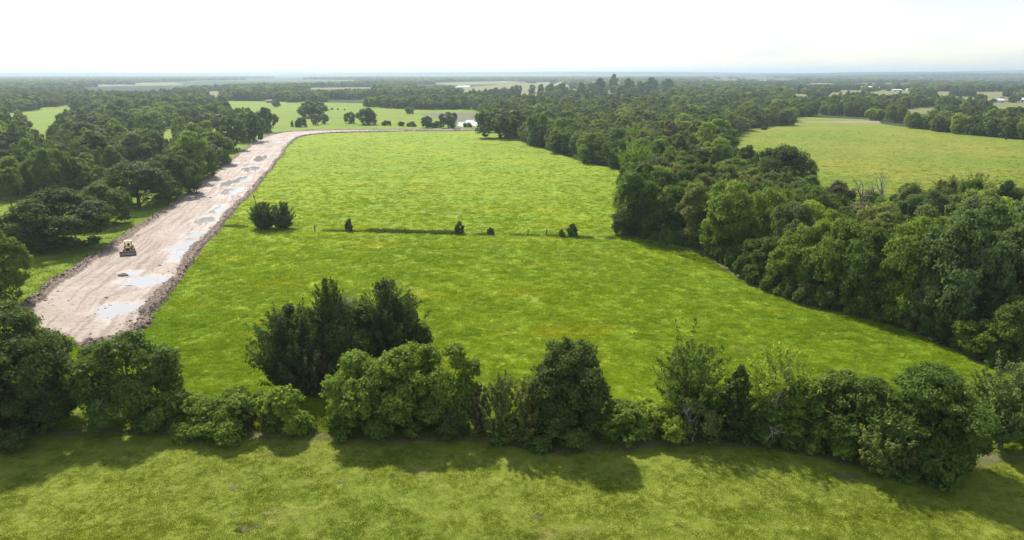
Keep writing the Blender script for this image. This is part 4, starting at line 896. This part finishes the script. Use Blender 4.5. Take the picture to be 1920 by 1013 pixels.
# ------------------------------------------------------------------ power line on the left
M_POLE = mat_plain('pole_wood', (0.09, 0.075, 0.06), 0.9, scale=5)
POLES = []
for (px, py, z, lab) in ((18, 370, 11.0, 'dark wooden power pole in the clearing at the left edge'), (330, 268, 11.0, 'second wooden power pole farther off among the left trees'), (-160, 430, 11.0, None)):
    X0, Y0 = ground(px, py, z); POLES.append((X0, Y0, z))
    if lab is None: continue
    o = empty('power_pole', (X0, Y0, 0)); tag(o, lab, 'power pole', 'power poles on the left')
    v, f = tube([(0, 0, -0.3), (0, 0, z * 0.5), (0, 0, z)], [0.2, 0.17, 0.13], 8); link('post', mesh_np('post', v, f, [M_POLE], True), o)
    boxes('crossarm', [((0, 0, z - 0.5), (2.2, 0.12, 0.14))], M_POLE, o)
    for sx in (-1, 0, 1):
        v, f = tube([(sx, 0, z - 0.42), (sx, 0, z - 0.2)], [0.06, 0.045], 8); link('insulator', mesh_np('insulator', v, f, [M_ROOF], True), o)
for a, b_, nm in ((2, 0, 'arriving from the left edge'), (0, 1, 'running off over the left trees')):
    for sx, w_ in ((-1, 'left'), (0, 'middle'), (1, 'right')):
        q_ = np.linspace(0, 1, 24)[:, None]; A_, B_ = np.array(POLES[a]) + [sx, 0, -0.2], np.array(POLES[b_]) + [sx, 0, -0.2]
        pth = A_ + (B_ - A_) * q_; pth[:, 2] -= 5.0 * (q_ * (1 - q_))[:, 0]
        v, f = tube(pth, np.full(24, 0.012), 5); o = link('power_line', mesh_np('power_line', v, f, [M_BLK], True)); tag(o, f'{w_} of the three overhead wires {nm}', 'wire', 'overhead wires on the left')
# old fence posts on the fence line
for i, (px, py) in enumerate(((1025, 441), (990, 442.5), (760, 437), (590, 433))):
    X0, Y0 = ground(px, py); o = link('fence_post', mesh_np('fence_post', *tube([(0, 0, -0.2), (0.02, 0, 0.6), (0, 0, 1.5), (0, 0, 1.52)], [0.13, 0.12, 0.11, 0.01], 8), [M_POLE], True)); o.location = (X0, Y0, 0)
    tag(o, f'weathered fence post on the fence line, {ORD[3 - i]} from the left', 'fence post', 'posts left standing on the fence line')

# ------------------------------------------------------------------ far buildings
M_WHITE = mat_plain('white_sheet_metal', (0.8, 0.8, 0.78), 0.4, var=0.05, scale=0.3); M_WALL = mat_plain('pale_siding', (0.55, 0.53, 0.5), 0.8, var=0.1); M_GLASS = mat_plain('dark_glass', (0.03, 0.035, 0.04), 0.15, var=0.1)
M_REDR = mat_plain('brown_boards', (0.30, 0.17, 0.12), 0.85)
def building(name, px, py, w, d, h, roof_h, rz, wall, roof, label, cat, grp=None, doors=2, wins=3):
    X0, Y0 = ground(px, py); o = empty(name, (X0, Y0 + d / 2, 0), rz); tag(o, label, cat, grp)
    boxes('wall', [((0, 0, h / 2), (w, d, h))], wall, o, 0)
    e = 0.5; V = [(-w / 2 - e, -d / 2 - e, h - 0.1), (w / 2 + e, -d / 2 - e, h - 0.1), (w / 2 + e, d / 2 + e, h - 0.1), (-w / 2 - e, d / 2 + e, h - 0.1), (-w / 2 - e, 0, h + roof_h), (w / 2 + e, 0, h + roof_h)]
    me = bpy.data.meshes.new('roof'); me.from_pydata(V, [], [(0, 1, 5, 4), (2, 3, 4, 5), (1, 2, 5), (3, 0, 4), (3, 2, 1, 0)]); me.materials.append(roof); link('roof', me, o)
    for i in range(doors): boxes('door', [((-w * 0.3 + i * w * 0.6 / max(1, doors - 1) if doors > 1 else 0, -d / 2 - 0.06, h * 0.4), (min(4, w * 0.12), 0.1, h * 0.8))], M_GLASS, o, 0)
    for i in range(wins): boxes('window', [((-w * 0.42 + (i + 0.5) * w * 0.84 / wins, -d / 2 - 0.05, h * 0.65), (1.3, 0.08, 1.2))], M_GLASS, o, 0)
    return o
GF = 'farm buildings in the far fields on the right'
building('barn', 1592, 168, 32, 18, 5.5, 2.8, 0.05, M_WHITE, M_WHITE, 'left white roofed barn of the distant farm on the right', 'barn', GF)
building('barn', 1612, 168.5, 20, 12, 3.5, 1.6, 0.1, M_WALL, M_WHITE, 'low white shed joined to the left barn of the distant farm', 'barn', GF)
building('barn', 1633, 168.5, 42, 20, 5.0, 3.0, -0.08, M_WHITE, M_WHITE, 'longest white barn of the distant farm on the right', 'barn', GF)
building('barn', 1665, 168, 14, 10, 3.5, 1.5, 0.1, M_WALL, M_WHITE, 'small pale shed right of the longest white barn', 'barn', GF)
building('barn', 1683, 171.5, 18, 10, 3.0, 1.4, 0.0, M_WALL, M_WHITE, 'small low white shed in front of the distant farm', 'barn', GF)
building('barn', 1713, 170.5, 24, 11, 3.2, 1.6, 0.0, M_WHITE, M_WHITE, 'rightmost white shed of the distant farm', 'barn', GF)
building('farmhouse', 1877, 193, 11, 8, 3.2, 2.2, 0.3, M_WHITE, M_WHITE, 'small white house among trees near the right edge', 'house', GF, 1, 3)
building('farmhouse', 1918, 191.5, 14, 9, 3.2, 2.4, -0.2, M_WHITE, M_WHITE, 'white house cut by the right edge of the picture', 'house', GF, 1, 3)
building('hut', 503, 193, 7, 6, 2.6, 1.4, 0.2, M_REDR, M_REDR, 'small brown hut at the edge of the far meadow', 'hut', None, 1, 1)
building('barn', 791, 153.8, 50, 20, 6, 3, 0.0, M_WHITE, M_WHITE, 'lone white roof far off in the forest left of centre', 'barn')
building('barn', 1434, 154.5, 40, 20, 6, 3, 0.0, M_WHITE, M_WHITE, 'lone white roof in the far woods right of centre', 'barn')
# trees around the farm
for i, (cx, yb, yt, w) in enumerate(((1500, 172, 157, 14), (1511, 173, 160, 9), (1526, 171, 159, 14), (1550, 171, 158, 20), (1562, 170, 160, 12), (1592, 170, 165, 8), (1632, 171, 167, 7), (1646, 171, 165, 12), (1667, 171, 166, 14), (1751, 171, 166, 8), (1838, 191, 176, 24), (1862, 193, 185, 10), (1878, 189, 182, 9), (1900, 193, 178, 22), (1740, 185, 172, 20))):
    X, Y, h, r = solve(cx, yb, yt, w); mid_tree('oak' if w > 12 else 'round', X, Y, h, r, rnd.choice([DARK, DEEP]), f'{ORD[i]} tree from the left among those dotting the far farm fields', 'trees dotted over the far farm fields')
for i, (cx, yb, yt, w) in enumerate(((896, 184, 171, 9), (913, 180, 169, 8), (968, 183, 160, 22), (998, 181, 159, 14), (1014, 183, 158, 15), (1032, 182, 157, 18), (1055, 178, 156, 20), (1090, 182, 155, 16), (1108, 182, 157, 18), (1124, 178, 147, 26), (1165, 180, 160, 22), (1178, 178, 146, 22), (1200, 176, 153, 22), (1220, 176, 145, 30), (1250, 174, 147, 24))):
    X, Y, h, r = solve(cx, yb, yt, w); mid_tree('oak' if w > 18 else 'tall', X, Y, h, r, rnd.choice([DARK, DEEP]), f'{ORD[i]} tree from the left in the distant row beyond the pond', 'distant row of trees beyond the pond')
# scattered low bushes in the far meadow and pasture
for i, (cx, yb, yt, w) in enumerate(((622, 206, 202.5, 6), (634, 206.5, 203.5, 5), (646, 207, 204, 4), (1743, 213, 208, 10), (1886, 262, 256, 7), (1432, 244, 237, 12), (1390, 246, 236, 14))):
    X, Y, h, r = solve(cx, yb, yt, w); mid_tree('shrub', X, Y, h, r, DARK, ['left of three tiny bushes in the far meadow', 'middle of three tiny bushes in the far meadow', 'right of three tiny bushes in the far meadow', 'small bush in the little field behind the right pasture', 'lone dark bush at the far right end of the right pasture', 'bush at the far left edge of the right pasture, right one', 'bush at the far left edge of the right pasture, left one'][i], 'far bushes')

# ------------------------------------------------------------------ haze
k = NT('haze_air'); pv = k.n('ShaderNodeVolumePrincipled'); pv.inputs['Color'].default_value = (0.72, 0.84, 0.96, 1); pv.inputs['Density'].default_value = 0.00014; pv.inputs['Anisotropy'].default_value = 0.5
k.l(pv.outputs[0], k.out.inputs['Volume'])
bm = bmesh.new(); bmesh.ops.create_cube(bm, size=1.0); me = bpy.data.meshes.new('haze'); bm.to_mesh(me); bm.free(); me.materials.append(k.m)
hz = link('haze', me); hz.scale = (126000, 45000, 106); hz.location = (0, 21000, 51); tag(hz, 'pale haze in the air over the land', 'haze', kind='stuff')
